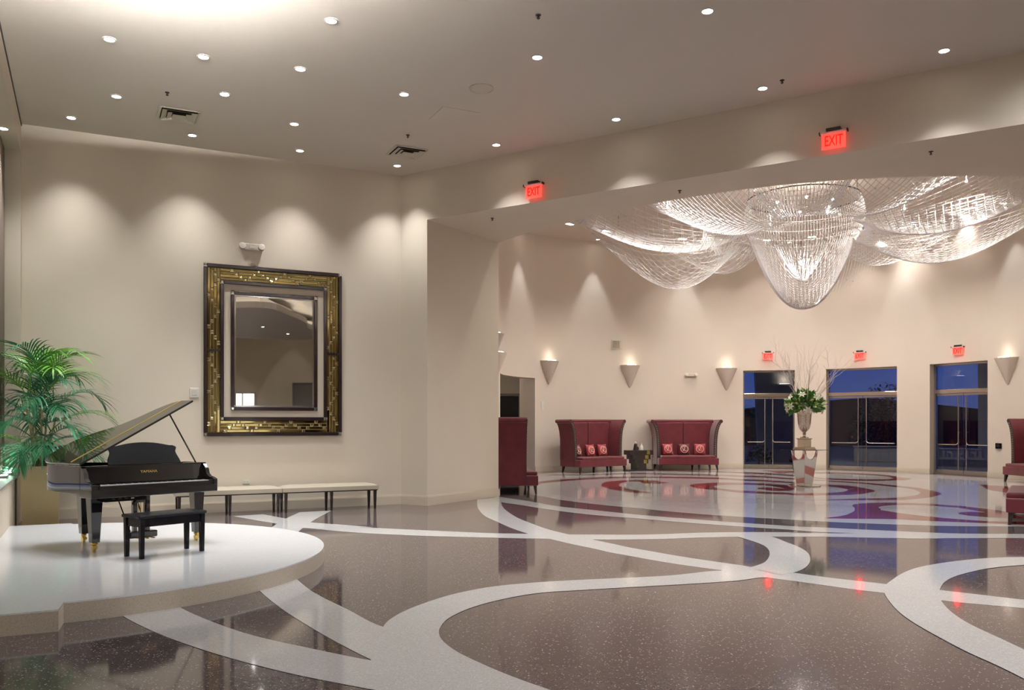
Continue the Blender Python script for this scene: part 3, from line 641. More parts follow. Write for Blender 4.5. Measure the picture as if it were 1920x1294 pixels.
# ================================================================== CEILING FIXTURES OF THE HALL
def downlight_proto(r, label_mat='lamp_lens'):
    t = thing('recessed_downlight', (0, 0, 0))
    MB().lathe([(r*1.35, 0.0), (r*1.35, -0.008), (r*1.02, -0.012), (r, -0.004), (r, 0.0)], 20).build('trim_ring', 'white_plastic', t, smooth=True)
    MB().disc((0, 0, -0.005), r*0.99, 20, up=False).build('lens', label_mat, t)
    return t
HALL_LIGHTS = [
    (-2.15, 10.15, 'recessed ceiling downlight closest to the top edge in the left half of the ceiling'),
    (-5.02, 10.64, 'recessed ceiling downlight in the bright glow at the upper left of the ceiling'),
    (-4.03, 11.15, 'recessed ceiling downlight right of the bright ceiling glow, above and right of the left vent'),
    (-2.86, 11.53, 'recessed ceiling downlight halfway between the left ceiling vent and the top edge'),
    (2.27, 9.91, 'recessed ceiling downlight at the top edge, right of the centre sprinkler'),
    (0.33, 11.16, 'recessed ceiling downlight above and right of the round ceiling speaker'),
    (5.55, 10.96, 'recessed ceiling downlight farthest right, above the archway wall'),
    (-1.57, 12.41, 'recessed ceiling downlight left of the round ceiling speaker'),
    (-4.18, 12.41, 'recessed ceiling downlight just right of the left ceiling vent'),
    (-5.79, 12.49, 'recessed ceiling downlight just left of the left ceiling vent'),
    (-6.90, 13.36, 'recessed ceiling downlight nearest the corner above the potted palm'),
    (3.58, 12.19, 'recessed ceiling downlight beside a sprinkler, left of the right exit sign'),
    (-3.48, 13.64, 'recessed ceiling downlight midway between the two ceiling vents'),
    (-5.31, 14.17, 'recessed ceiling downlight along the back wall, below the left ceiling vent'),
    (1.64, 13.43, 'recessed ceiling downlight along the archway wall, between the two exit signs'),
    (-3.72, 14.97, 'recessed ceiling downlight along the back wall, straight above the big mirror'),
    (-0.27, 14.66, 'recessed ceiling downlight along the archway wall, above the left exit sign'),
    (-2.13, 15.84, 'recessed ceiling downlight nearest the corner of back wall and archway wall'),
]
proto = downlight_proto(0.062)
for i, (x, y, lab) in enumerate(HALL_LIGHTS):
    o = proto if i == 0 else copy_tree(proto)
    o.location = (x, y, ZC); tag(o, lab, 'downlight', 'downlights in the hall ceiling')
    wash = (x, y) in ((-6.90, 13.36), (-5.31, 14.17), (-3.72, 14.97), (-2.13, 15.84), (1.64, 13.43), (-0.27, 14.66), (3.58, 12.19), (5.55, 10.96))
    light('downlight_beam', 'SPOT', (0, 0, -0.03), P_WASH if wash else P_SPOT, NEUT, o, 0.05, R(64 if wash else 84), 0.85)
for x, y, nm in ((1.4, 7.4, 'added unseen above the open floor right of the camera'), (4.6, 7.6, 'first in the row over the hall\'s right half'), (7.4, 6.6, 'second in the row over the hall\'s right half'), (3.2, 4.6, 'added unseen nearest the rear ceiling cloud'),
              (7.45, 9.75, 'added unseen, next past the right edge along the archway wall'), (9.4, 8.5, 'added unseen, second past the right edge along the archway wall'), (10.5, 4.0, 'added unseen over the far right end of the hall'), (14.0, 1.5, 'added unseen by the side wall of the hall'), (1.8, -3.4, 'added unseen behind the camera by the rear wall'), (15.0, -8.2, 'beside the opening in the rear right wall'), (12.2, -9.8, 'in front of the rear wall by the lit window')):
    o = copy_tree(proto)
    for ch in [c for c in bpy.data.objects if c.parent == o and c.type == 'LIGHT']: ch.parent = None; bpy.data.objects.remove(ch)
    o.location = (x, y, ZC); tag(o, 'recessed ceiling downlight '+nm, 'downlight', 'downlights in the hall ceiling')
    light('downlight_beam', 'SPOT', (0, 0, -0.03), P_SPOT*1.9, NEUT, o, 0.05, R(70) if y < -5 else R(168), 0.7)  # those labelled added are unseen extra lamps to brighten walls, floor and pier
for x, y, nm in ((8.2, -1.6, 'nearest the lit cove edge'), (10.6, -3.0, 'at the cloud centre'), (8.0, -4.2, 'farther back on the cloud')):
    o = copy_tree(proto)
    for ch in [c for c in bpy.data.objects if c.parent == o and c.type == 'LIGHT']: bpy.data.objects.remove(ch)
    o.location = (x, y, 5.6); tag(o, 'small downlight under the rear ceiling cloud seen in the mirror, '+nm, 'downlight', 'downlights under the rear ceiling cloud')
    light('downlight_beam', 'SPOT', (0, 0, -0.03), P_SPOT, NEUT, o, 0.05, R(84), 0.8)
ol = copy_tree(proto)
for ch in [c for c in bpy.data.objects if c.parent == ol and c.type == 'LIGHT']: bpy.data.objects.remove(ch)
p = left(1.15, 0.16); ol.location = (p.x, p.y, ZHEAD); tag(ol, 'recessed downlight in the window recess soffit at the left edge', 'downlight', 'downlights in the window recess')
light('downlight_beam', 'SPOT', (0, 0, -0.03), 60, NEUT, ol, 0.05, R(100), 0.8)

def sprinkler(x, y, z, lab):
    t = thing('fire_sprinkler', (x, y, z), 0.4, lab, 'sprinkler', 'fire sprinkler heads'); t.scale = (0.7, 0.7, 0.7)
    MB().lathe([(0.045, 0.0), (0.045, -0.012), (0.015, -0.018), (0.012, -0.045), (0.03, -0.05), (0.03, -0.056), (0.0, -0.056)], 12).build('head', 'sprinkler_metal', t)
    MB().disc((0, 0, -0.07), 0.02, 8, up=False).tube([(0.013, 0, -0.04), (0.013, 0, -0.07)], 0.003, 4).tube([(-0.013, 0, -0.04), (-0.013, 0, -0.07)], 0.003, 4).build('deflector', 'sprinkler_metal', t)
sprinkler(-4.99, 12.35, ZC, 'small dark sprinkler head above the left ceiling vent')
sprinkler(0.31, 10.01, ZC, 'small dark sprinkler head at the top centre of the ceiling')
sprinkler(3.77, 11.91, ZC, 'small dark sprinkler head left of the right exit sign')
sprinkler(-1.73, 14.17, ZC, 'small dark sprinkler head above the ceiling vent by the corner')
sprinkler(-0.37, 16.04, ZS, 'small dark sprinkler head under the archway soffit near the pier')
sprinkler(2.78, 14.14, ZS, 'small dark sprinkler head under the archway soffit at its middle')
sprinkler(5.95, 12.12, ZS, 'small dark sprinkler head under the archway soffit below the right exit sign')

t = thing('ceiling_speaker', (-0.44, 12.19, ZC), 0, 'round flush ceiling speaker with a tan grille', 'speaker')
MB().lathe([(0.175, 0), (0.175, -0.02), (0.155, -0.026), (0.15, -0.018)], 28).build('bezel', 'vent_paint', t, smooth=True)
MB().disc((0, 0, -0.019), 0.152, 28, up=False).build('grille', 'vent_paint', t)
t = thing('access_hatch', (-0.9, 13.3, ZC), A_BACK, 'flush square access hatch in the ceiling between speaker and vent', 'hatch')
MB().box((0, 0, -0.003), (0.6, 0.6, 0.006)).build('hatch_panel', 'ceiling_paint', t)
f = MB()
for sx, sy, dx, dy in ((0, -.304, .616, .008), (0, .304, .616, .008), (-.304, 0, .008, .616), (.304, 0, .008, .616)): f.box((sx, sy, -0.002), (dx, dy, 0.004))
f.build('hatch_frame', 'ceiling_paint', t)

def vent(x, y, lab):
    t = thing('ceiling_vent', (x, y, ZC), A_BACK, lab, 'vent', 'square ceiling vents')
    MB().box((0, 0, -0.002), (0.52, 0.52, 0.004)).build('backing', 'vent_backing', t)
    for k, (ro, ri, z0, z1) in enumerate(((0.30, 0.265, -0.004, -0.012), (0.25, 0.175, -0.032, -0.010), (0.168, 0.10, -0.036, -0.012), (0.095, 0.0, -0.038, -0.03))):
        m = MB()
        vs = []
        for r, z in ((ro, z0), (ri, z1)):
            vs += [(sx*r, sy*r, z) for sx, sy in ((-1, -1), (1, -1), (1, 1), (-1, 1))]
        fs = [(i, (i+1) % 4, 4+(i+1) % 4, 4+i) for i in range(4)]
        if ri == 0: fs = [(3, 2, 1, 0)]
        m.add(vs, fs)
        m.add([(a, b, c-0.004) for a, b, c in vs], [f[::-1] for f in fs])
        m.build('outer_frame' if k == 0 else ('centre_plate' if ri == 0 else 'louvre_ring'), 'vent_paint', t)
vent(-5.17, 13.24, 'square louvred ceiling vent above the palm and piano')
vent(-1.85, 15.05, 'square louvred ceiling vent near the archway corner')

# ================================================================== WALL FITTINGS
VT, FT = text_mesh('EXIT', 0.20, 0.006)
def exit_sign(loc, rz, lab, s=1.0, power=2.2):
    t = thing('exit_sign', loc, rz, lab, 'exit sign', 'lit red exit signs')
    t.scale = (s, s, s)
    MB().box((0, -0.055, 0.155), (0.20, 0.11, 0.05)).build('mounting_box', 'sprinkler_metal', t, bevel=0.006)
    MB().box((0, -0.07, 0.12), (0.36, 0.06, 0.028)).build('top_bar', 'white_plastic', t, bevel=0.005)
    for sx in (-1, 1): MB().box((sx*0.19, -0.07, 0.12), (0.016, 0.07, 0.036)).build('end_cap', 'sprinkler_metal', t)
    MB().box((0, -0.07, -0.005), (0.33, 0.008, 0.225)).build('panel', 'exit_panel', t)
    m = MB(); M = Matrix.Translation((0, -0.078, -0.005)) @ Matrix.Rotation(R(90), 4, 'X') @ Matrix.Diagonal((0.62, 1.05, 1, 1))
    m.add([tuple(M @ Vector(v)) for v in VT], FT); m.build('lettering', 'exit_red', t)
    light('exit_glow', 'POINT', (0, -0.10, -0.03), power, (1, 0.03, 0.02), t, 0.08)
    return t
p = arch(3.02); exit_sign((p.x, p.y, 5.59), A_ARCH, 'red exit sign over the left end of the archway')
p = arch(8.0); exit_sign((p.x, p.y, 5.60), A_ARCH, 'red exit sign over the archway, top right')
for a, z, lab in ((75.0, 3.88, 'small red exit sign above the leftmost glass door, left of the branches'), (54.3, 3.79, 'small red exit sign above the middle glass door'), (31.6, 3.74, 'small red exit sign above the rightmost glass door')):
    p = rot_pt(a); exit_sign((p.x, p.y, z), R(a-90), lab, 1.0)

def emergency(loc, rz, lab):
    t = thing('emergency_light', loc, rz, lab, 'emergency light', 'emergency wall lights')
    MB().box((0, -0.035, 0), (0.27, 0.07, 0.12)).build('housing', 'vent_paint', t, bevel=0.012)
    for sx in (-1, 1):
        MB().lathe([(0.0, -0.05), (0.05, -0.045), (0.058, 0.0), (0.058, 0.035), (0.0, 0.05)], 14).xf(Matrix.Translation((sx*0.165, -0.075, 0.0)) @ Matrix.Rotation(R(75), 4, 'X')).build('lamp_head', 'vent_paint', t, smooth=True)
    MB().box((0, -0.073, -0.01), (0.09, 0.008, 0.035)).build('test_panel', 'vent_paint', t, bevel=0.003)
p = back(2.81); emergency((p.x, p.y, 4.70), A_BACK, 'white emergency light on the wall above the big mirror')
p = rot_pt(93.6); emergency((p.x, p.y, 3.25), R(3.6), 'white emergency light on the rotunda wall above the right settee')

p = back(3.77); t = thing('wall_control', (p.x, p.y, 2.09), A_BACK, 'square white control panel on the wall left of the mirror', 'control panel')
MB().box((0, -0.012, 0), (0.15, 0.024, 0.17)).build('plate', 'white_plastic', t, bevel=0.008)
MB().box((0, -0.026, 0.005), (0.09, 0.006, 0.10)).build('screen', 'vent_paint', t, bevel=0.003)
p = back(2.90); t = thing('power_outlet', (p.x, p.y, 0.52), A_BACK, 'white power outlet on the back wall just above the long benches', 'outlet')
MB().box((0, -0.006, 0), (0.12, 0.012, 0.075)).build('plate', 'white_plastic', t, bevel=0.003)
for sx in (-0.028, 0.028): MB().box((sx, -0.013, 0), (0.036, 0.004, 0.03)).build('socket', 'vent_paint', t, bevel=0.002)
p = rot_pt(131.5); t = thing('wall_switch', (p.x, p.y, 2.15), R(131.5-90), 'white wall switch plates beside the side doorway', 'switch')
MB().box((0, -0.008, 0.06), (0.12, 0.016, 0.16)).build('upper_plate', 'white_plastic', t, bevel=0.004)
MB().box((0, -0.008, -0.09), (0.09, 0.016, 0.10)).build('lower_plate', 'white_plastic', t, bevel=0.004)
p = rot_pt(21.9); t = thing('wall_keypad', (p.x, p.y, 0.92), R(21.9-90), 'small black box on the wall right of the rightmost glass door', 'keypad')
MB().box((0, -0.03, 0), (0.17, 0.06, 0.16)).build('housing', 'black_satin', t, bevel=0.01)
MB().box((0, -0.063, 0.01), (0.10, 0.006, 0.08)).build('face_plate', 'sprinkler_metal', t, bevel=0.003)
p = rot_pt(112.2); t = thing('wall_grille', (p.x, p.y, 4.25), R(22.2), 'rectangular air return grille high on the rotunda wall', 'grille')
MB().box((0, -0.004, 0), (0.46, 0.008, 0.27)).build('backing', 'curtain_cloth', t)
f = MB()
for sx, sz, dx, dz in ((0, -.14, .50, .025), (0, .14, .50, .025), (-.24, 0, .025, .28), (.24, 0, .025, .28)): f.box((sx, -0.012, sz), (dx, 0.024, dz))
f.build('grille_frame', 'vent_paint', t)
for k in range(9): MB().box((-0.19+k*0.0475, -0.014, 0), (0.012, 0.018, 0.26), rz=0.5).build('slat', 'vent_paint', t)

# ---- sconces: inverted half cones
sc_proto = None
def sconce(a, lab, z=3.52, p=None):
    global sc_proto
    if sc_proto is None:
        t = thing('wall_sconce', (0, 0, 0)); sc_proto = t
        prof = [(0.02, -0.76), (0.05, -0.72), (0.352, -0.02), (0.36, 0.0), (0.34, 0.0), (0.31, -0.04), (0.0, -0.06)]
        m = MB().lathe(prof, 18, a0=PI, a1=2*PI); m.v = [(x, y*0.92, z_) for x, y, z_ in m.v]
        m.build('shade', 'rotunda_paint', t, smooth=True, angle=50)
        MB().box((0, -0.17, 0.012), (0.30, 0.07, 0.03)).build('lamp_strip', 'sconce_led', t)
        MB().sphere((0, -0.012, -0.745), 0.025, 8, 5).build('finial', 'rotunda_paint', t, smooth=True)
        light('sconce_glow', 'SPOT', (0, -0.17, 0.05), 3.5, WARM, t, 0.10, R(120), 0.9, rot=(R(168), 0, 0))
        o = t
    else: o = copy_tree(sc_proto)
    q = rot_pt(a); o.location = (q.x, q.y, z); o.rotation_euler = (0, 0, R(a-90)); tag(o, lab, 'sconce', 'cone wall sconces in the rotunda')
sconce(129.8, 'cone wall sconce just right of the side doorway', 3.62)
sconce(109.3, 'cone wall sconce above the small dark side table', 3.55)
sconce(84.8, 'cone wall sconce just left of the leftmost glass door', 3.48)
sconce(19.8, 'cone wall sconce at the right edge, right of the glass doors', 3.42)
sconce(161.0, 'cone wall sconce above the side doorway, lower of the two half hidden by the pier', 3.55)
sconce(199.5, 'cone wall sconce half hidden by the pier, upper and nearest one', 3.55)

# ---- rotunda ring downlights and wall washers
rp_ = thing('rotunda_downlight', (0, 0, 0))
MB().box((0, 0, -0.004), (0.30, 0.17, 0.008)).build('trim_plate', 'white_plastic', rp_)
MB().box((0, 0, -0.010), (0.25, 0.12, 0.006)).build('lens', 'lamp_lens', rp_)
RING = [(1.77, 26.24, 'first from the pier'), (2.97, 27.18, 'second from the pier'), (5.67, 28.36, 'third from the pier'), (7.07, 28.44, 'fourth from the pier'),
        (8.5, 28.52, 'fifth from the pier, left of the crystal bell'), (9.85, 28.03, 'sixth from the pier, behind the crystal bell'), (11.06, 27.49, 'seventh from the pier, right of the crystal bell'),
        (12.25, 26.67, 'eighth from the pier'), (13.46, 25.36, 'ninth from the pier, nearest the right edge'),
        (0.4, 23.2, 'hidden behind the pier on the left'), (14.0, 21.5, 'past the right edge of the view'), (1.6, 17.4, 'behind the archway header at left'), (12.4, 16.6, 'behind the archway header at right'), (6.9, 14.9, 'behind the middle of the archway header')]
for i, (x, y, lab) in enumerate(RING):
    o = rp_ if i == 0 else copy_tree(rp_)
    for ch in [c for c in bpy.data.objects if c.parent == o and c.type == 'LIGHT']: bpy.data.objects.remove(ch)
    o.location = (x, y, ZR); o.rotation_euler = (0, 0, math.atan2(y-CR.y, x-CR.x)-PI/2)
    tag(o, 'bright oblong rotunda ceiling light, '+lab, 'downlight', 'ceiling lights around the chandelier')
    light('downlight_beam', 'SPOT', (0, 0, -0.03), P_ROT, ROSE, o, 0.08, R(92), 0.9)
w0 = None
for a, lab in ((139.2, 'near the pier'), (119.0, 'above the left settee'), (94.9, 'above the right settee'), (70.0, 'above the leftmost glass door'), (44.6, 'between the right glass doors'), (18, 'at the right edge of the view')):
    o = copy_tree(proto)
    for ch in [c for c in bpy.data.objects if c.parent == o and c.type == 'LIGHT']: bpy.data.objects.remove(ch)
    q = rot_pt(a, -0.42); o.location = (q.x, q.y, ZR); tag(o, 'small wall washing ceiling light of the rotunda '+lab, 'downlight', 'wall washers of the rotunda')
    light('downlight_beam', 'SPOT', (0, 0, -0.03), 170, NEUT, o, 0.04, R(46), 0.6)

# ================================================================== GRAND PIANO
PX = R(50.3)
piano = thing('grand_piano', (-3.96, 9.555, ZP), PX, 'black lacquered grand piano with raised lid on the round stage', 'piano')
HW = 0.735; RT = 0.925; RB = 0.63
out = smooth_line([(-HW, 0.26), (-HW, 0.7), (-HW, 1.02), (-0.70, 1.20), (-0.58, 1.32), (-0.40, 1.36), (-0.20, 1.31), (-0.04, 1.15), (0.10, 0.95), (0.30, 0.82), (0.52, 0.74), (0.68, 0.62), (HW, 0.45), (HW, 0.26)], 4)
def inset(poly, d):
    res = []; n = len(poly)
    for i in range(n):
        a = Vector(poly[max(i-1, 0)]); b = Vector(poly[min(i+1, n-1)]); t = (b-a).normalized(); nr = Vector((t.y, -t.x))
        p = Vector(poly[i])+nr*d; res.append((p.x, p.y))
    return res
inn = inset(out, 0.045)
m = MB()
ol_ = out; il_ = inn; n = len(ol_)
for (z0, z1) in ((RB, RT),):
    vs = [(x, y, z0) for x, y in ol_]+[(x, y, z1) for x, y in ol_]+[(x, y, z0) for x, y in il_]+[(x, y, z1) for x, y in il_]
    fs = []
    for i in range(n-1):
        fs += [(i+1, i, i+n, i+1+n), (i+2*n, i+1+2*n, i+1+3*n, i+3*n), (i+n, i+3*n, i+1+3*n, i+1+n), (i, i+1, i+1+2*n, i+2*n)]
    fs += [(0, 2*n, 3*n, n), (n-1, 2*n-1, 4*n-1, 3*n-1)]
    m.add(vs, fs)
m.build('rim', 'black_lacquer', piano, smooth=True, angle=35)
MB().prism(inn, RB+0.02, RB+0.05).build('bottom_board', 'black_satin', piano)
sb = MB().prism(inn, RT-0.17, RT-0.155).build('soundboard', 'piano_soundboard', piano)
pl_ = MB(); pl_.prism(inset(out, 0.10), RT-0.12, RT-0.105); pl_.build('cast_iron_plate', 'cast_plate', piano)
m = MB()
for k in range(26):
    x = -0.6+k*0.045; y1 = 1.2 if x < -0.2 else max(0.75, 1.15-(x+0.2)*0.55)
    m.tube([(x, 0.42, RT-0.09), (x-0.05, y1-0.08, RT-0.09)], 0.003, 4)
tag(m.build('strings', 'brass', piano), kind='stuff')
# key bed, arms, fallboard, keys
MB().box((0, 0.15, RB+0.005), (2*HW, 0.30, 0.09)).build('key_bed', 'black_lacquer', piano, bevel=0.008)
MB().box((0, 0.012, RB+0.065), (2*HW-0.16, 0.022, 0.05)).build('key_slip', 'black_lacquer', piano, bevel=0.004)
for sx in (-1, 1):
    prof = [(0.0, RB+0.04), (0.0, RB+0.105), (0.05, RB+0.125), (0.12, RB+0.135), (0.17, RB+0.17), (0.19, RB+0.23), (0.235, RB+0.275), (0.26, RT), (0.30, RT), (0.30, RB+0.04)]
    M = Matrix.Translation((sx*HW-(0.05 if sx > 0 else 0.0), 0, 0)) @ Matrix(((0, 0, 1, 0), (1, 0, 0, 0), (0, 1, 0, 0), (0, 0, 0, 1)))
    MB().prism(prof, 0, 0.05, M).build('arm', 'black_lacquer', piano, bevel=0.006)
    MB().box((sx*(HW-0.075), 0.09, RB+0.075), (0.05, 0.16, 0.06)).build('key_block', 'black_lacquer', piano, bevel=0.006)
MB().box((0, 0.265, (RB+0.10+RT-0.01)/2), (2*HW-0.10, 0.022, RT-RB-0.11), rx=R(-7)).build('fallboard', 'black_lacquer', piano, bevel=0.005)
MB().box((0, 0.31, RT-0.015), (2*HW-0.09, 0.075, 0.03)).build('front_rail', 'black_lacquer', piano, bevel=0.004)
m = MB(); kw = (2*HW-0.21)/52
for k in range(52): m.box((-HW+0.105+kw*(k+0.5), 0.10, RB+0.088), (kw-0.0012, 0.15, 0.022))
tag(m.build('white_keys', 'key_ivory', piano), kind='stuff')
m = MB()
for k in range(51):
    if (k % 7) in (0, 2, 3, 5, 6): m.frustum((-HW+0.105+kw*(k+1), 0.135, RB+0.099), (0.011, 0.095), (0.009, 0.085), 0.012)
tag(m.build('black_keys', 'black_satin', piano), kind='stuff')
v, f = text_mesh('YAMAHA', 0.042, 0.0015)
M = Matrix.Translation((0.02, 0.250, RB+0.215)) @ Matrix.Rotation(R(83), 4, 'X') @ Matrix.Diagonal((1.15, 1, 1, 1))
m = MB(); m.add([tuple(M @ Vector(q)) for q in v], f); tag(m.build('lettering', 'gold_paint', piano), 'gold maker lettering')
# lid, hinged on the bass side
A = R(28.5); hx = -HW-0.01; hz = RT+0.012
LM = Matrix.Translation((hx, 0, hz)) @ Matrix.Rotation(-A, 4, 'Y') @ Matrix.Translation((-hx, 0, 0))
def lid_piece(y0, y1, name):
    pts = [p for p in inset(out, -0.012)]
    top = [(x, y) for x, y in pts if y0 <= y <= y1]
    if y0 < 0.3:
        poly = [(hx, 0.245), (hx, y1), (HW+0.012-0.002, y1-0.0), (HW+0.012, 0.245)]
    else:
        poly = [(hx, y0)]+top+[(max(p[0] for p in top if p[1] < y0+0.06), y0)]
    return MB().prism(poly, 0, 0.022, LM).build(name, 'black_lacquer', piano, bevel=0.004)
lid = lid_piece(0.50, 2.0, 'lid')
lid_piece(0.24, 0.494, 'lid_front_flap')
m = MB(); m.box((0, 0, 0), (2*HW-0.03, 0.014, 0.006)); m.xf(LM @ Matrix.Translation((0, 0.497, 0.024))); m.build('lid_hinge', 'gold_paint', piano)
top_p = LM @ Vector((HW-0.27, 0.36, -0.002))
MB().tube([(HW-0.09, 0.335, RT), tuple(top_p)], 0.0095, 8).build('prop_stick', 'black_lacquer', piano)
# music desk
desk = smooth_line([(-0.36, 0.0), (-0.36, 0.06), (-0.33, 0.14), (-0.345, 0.19), (-0.30, 0.215)], 3)+smooth_line([(-0.26, 0.215), (-0.1, 0.245), (0.06, 0.255), (0.22, 0.245), (0.38, 0.215)], 4)+smooth_line([(0.42, 0.215), (0.465, 0.19), (0.45, 0.14), (0.49, 0.05), (0.51, 0.0)], 3)
M = Matrix.Translation((0, 0.44, RT-0.005)) @ Matrix.Rotation(R(78), 4, 'X')
MB().prism(desk, 0, 0.016, M).build('music_desk', 'black_satin', piano, bevel=0.003)
MB().box((0.07, 0.40, RT+0.0), (0.86, 0.06, 0.014)).build('desk_ledge', 'black_lacquer', piano)
# legs with brass casters
for x, y in ((-0.60, 0.235), (0.60, 0.235), (-0.33, 1.10)):
    lg = MB().frustum((x, y, 0.10), (0.085, 0.085), (0.135, 0.135), RB-0.10).box((x, y, RB-0.02), (0.20, 0.20, 0.05)).build('leg', 'black_lacquer', piano, bevel=0.006)
    MB().lathe([(0.030, 0.10), (0.034, 0.085), (0.024, 0.07), (0.02, 0.055), (0.0, 0.05)], 12, (x, y, 0)).box((x, y, 0.045), (0.05, 0.05, 0.03)).build('caster_fork', 'brass', lg)
    MB().tube([(x-0.014, y+0.012, 0.027), (x+0.014, y+0.012, 0.027)], 0.027, 12).build('caster_wheel', 'brass', lg, smooth=True)
# pedal lyre
ly = MB().box((0.0, 0.40, 0.12), (0.34, 0.13, 0.075)).build('pedal_box', 'black_lacquer', piano, bevel=0.012)
for sx in (-1, 1): MB().frustum((sx*0.075, 0.40, 0.155), (0.045, 0.05), (0.05, 0.055), RB-0.155).build('lyre_post', 'black_lacquer', ly, bevel=0.004)
MB().box((0.0, 0.40, 0.50), (0.15, 0.035, 0.03)).build('lyre_crossbar', 'black_lacquer', ly)
m = MB()
for sx in (-0.03, 0.0, 0.03): m.tube([(sx, 0.40, 0.15), (sx, 0.40, RB)], 0.005, 6)
m.build('pedal_rods', 'brass', ly)
for sx in (-0.07, 0.0, 0.07):
    m = MB(); m.box((sx, 0.30, 0.085), (0.028, 0.12, 0.010)).sphere((sx, 0.24, 0.085), 0.018, 10, 6, (1, 1.3, 0.35)); m.build('pedal', 'brass', ly, smooth=True, angle=40)
for sx in (-1, 1): MB().tube([(sx*0.09, 0.46, 0.14), (sx*0.12, 0.80, RB)], 0.008, 6).build('lyre_brace', 'black_satin', ly)
# player unit under the key bed
MB().box((-0.33, 0.17, RB-0.065), (0.46, 0.20, 0.05)).build('player_unit', 'black_satin', piano, bevel=0.006)
for k in range(4): MB().box((-0.47+k*0.07, 0.068, RB-0.06), (0.035, 0.006, 0.012)).build('unit_button', 'white_plastic' if k == 3 else 'sprinkler_metal', piano)
MB().tube([(-0.20, 0.12, RB-0.09), (-0.24, 0.09, RB-0.13)], 0.018, 8).build('headphone_jack', 'black_satin', piano)

# ---- piano bench
bench = thing('piano_bench', (-3.70, 9.10, ZP), R(53), 'black bench with padded seat in front of the grand piano', 'bench')
MB().box((0, 0, 0.43), (0.78, 0.36, 0.035)).build('padded_seat', 'black_leather', bench, bevel=0.014, bsegs=3)
ap = MB()
for sy in (-1, 1): ap.box((0, sy*0.145, 0.37), (0.68, 0.02, 0.09))
for sx in (-1, 1): ap.box((sx*0.345, 0, 0.37), (0.02, 0.29, 0.09))
ap.build('apron', 'black_satin', bench)
for sx in (-1, 1):
    for sy in (-1, 1): MB().frustum((sx*0.345, sy*0.145, 0.0), (0.04, 0.04), (0.05, 0.05), 0.415).build('leg', 'black_satin', bench, bevel=0.003)

# ================================================================== LONG BENCHES AGAINST THE BACK WALL
def long_bench(s_mid, lab):
    p = back(s_mid, 0.42); t = thing('long_bench', (p.x, p.y, 0), A_BACK, lab, 'bench', 'upholstered benches along the back wall')
    Lh = 0.865
    cu = MB()
    nx, ny = 26, 8; vs = []
    for side in (0, 1):
        for j in range(ny+1):
            for i in range(nx+1):
                u = i/nx; v_ = j/ny; x = -Lh+2*Lh*u; y = -0.23+0.46*v_
                if side == 1:
                    e = min(1, 7*min(u, 1-u)*1.5, 4*min(v_, 1-v_)); z = 0.425+0.045*math.sqrt(max(e, 0))
                    z -= 0.010*(0.5+0.5*math.cos(2*PI*u*4))**8*(0.5-0.5*math.cos(2*PI*v_))
                else: z = 0.355
                vs.append((x, y, z))
    n1 = (nx+1)*(ny+1); fs = []
    for j in range(ny):
        for i in range(nx):
            a = j*(nx+1)+i; fs.append((a, a+nx+1, a+nx+2, a+1)); a += n1; fs.append((a, a+1, a+nx+2, a+nx+1))
    ringi = [i for i in range(nx+1)]+[j*(nx+1)+nx for j in range(1, ny+1)]+[ny*(nx+1)+i for i in range(nx-1, -1, -1)]+[j*(nx+1) for j in range(ny-1, 0, -1)]
    for k in range(len(ringi)):
        a = ringi[k]; b = ringi[(k+1) % len(ringi)]; fs.append((a, b, b+n1, a+n1))
    cu.add(vs, fs); cu.build('cushion', 'bench_fabric', t, smooth=True, angle=60)
    MB().box((0, 0, 0.345), (2*Lh-0.03, 0.43, 0.022)).build('seat_frame', 'dark_wood', t)
    for x in (-Lh+0.06, 0.0, Lh-0.06):
        for y in (-0.19, 0.19): MB().frustum((x, y, 0), (0.036, 0.036), (0.055, 0.055), 0.34).build('leg', 'dark_wood', t, bevel=0.003)
long_bench(1.52+0.0, 'cream upholstered long bench fully in view right of the piano')
long_bench(1.52+1.745, 'cream upholstered long bench partly hidden behind the piano')

# ================================================================== POTTED PALM
palm = thing('potted_palm', (-7.02, 12.72, 0), A_BACK, 'tall green palm in a square champagne planter in the left corner', 'potted plant')
m = MB(); m.frustum((0, 0, 0), (0.46, 0.46), (0.52, 0.52), 0.93); m.f.pop(1)
m.add([(sx*a, sy*a, z) for a, z in ((0.26, 0.93), (0.235, 0.93), (0.23, 0.84)) for sx, sy in ((-1, -1), (1, -1), (1, 1), (-1, 1))], [(i, (i+1) % 4, 4+(i+1) % 4, 4+i) for i in range(4)]+[(4+i, 4+(i+1) % 4, 8+(i+1) % 4, 8+i) for i in range(4)])
pot = m.build('planter', 'champagne_planter', palm)
MB().box((0, 0, 0.83), (0.47, 0.47, 0.05)).build('soil', 'soil', pot)
rng = random.Random(5)
stems = []
for k in range(7):
    a = k*2*PI/7+0.3; x0 = 0.09*math.cos(a); y0 = 0.09*math.sin(a)
    h = 1.25+rng.random()*0.6; x1 = x0*2.2; y1 = y0*2.2
    path = [(x0, y0, 0.84), (x0*1.3, y0*1.3, 0.84+(h-0.84)*0.5), (x1, y1, h)]
    MB().tube(path, [0.022, 0.017, 0.012], 7).build('cane', 'cane_stem', palm, smooth=True)
    stems.append((x1, y1, h))
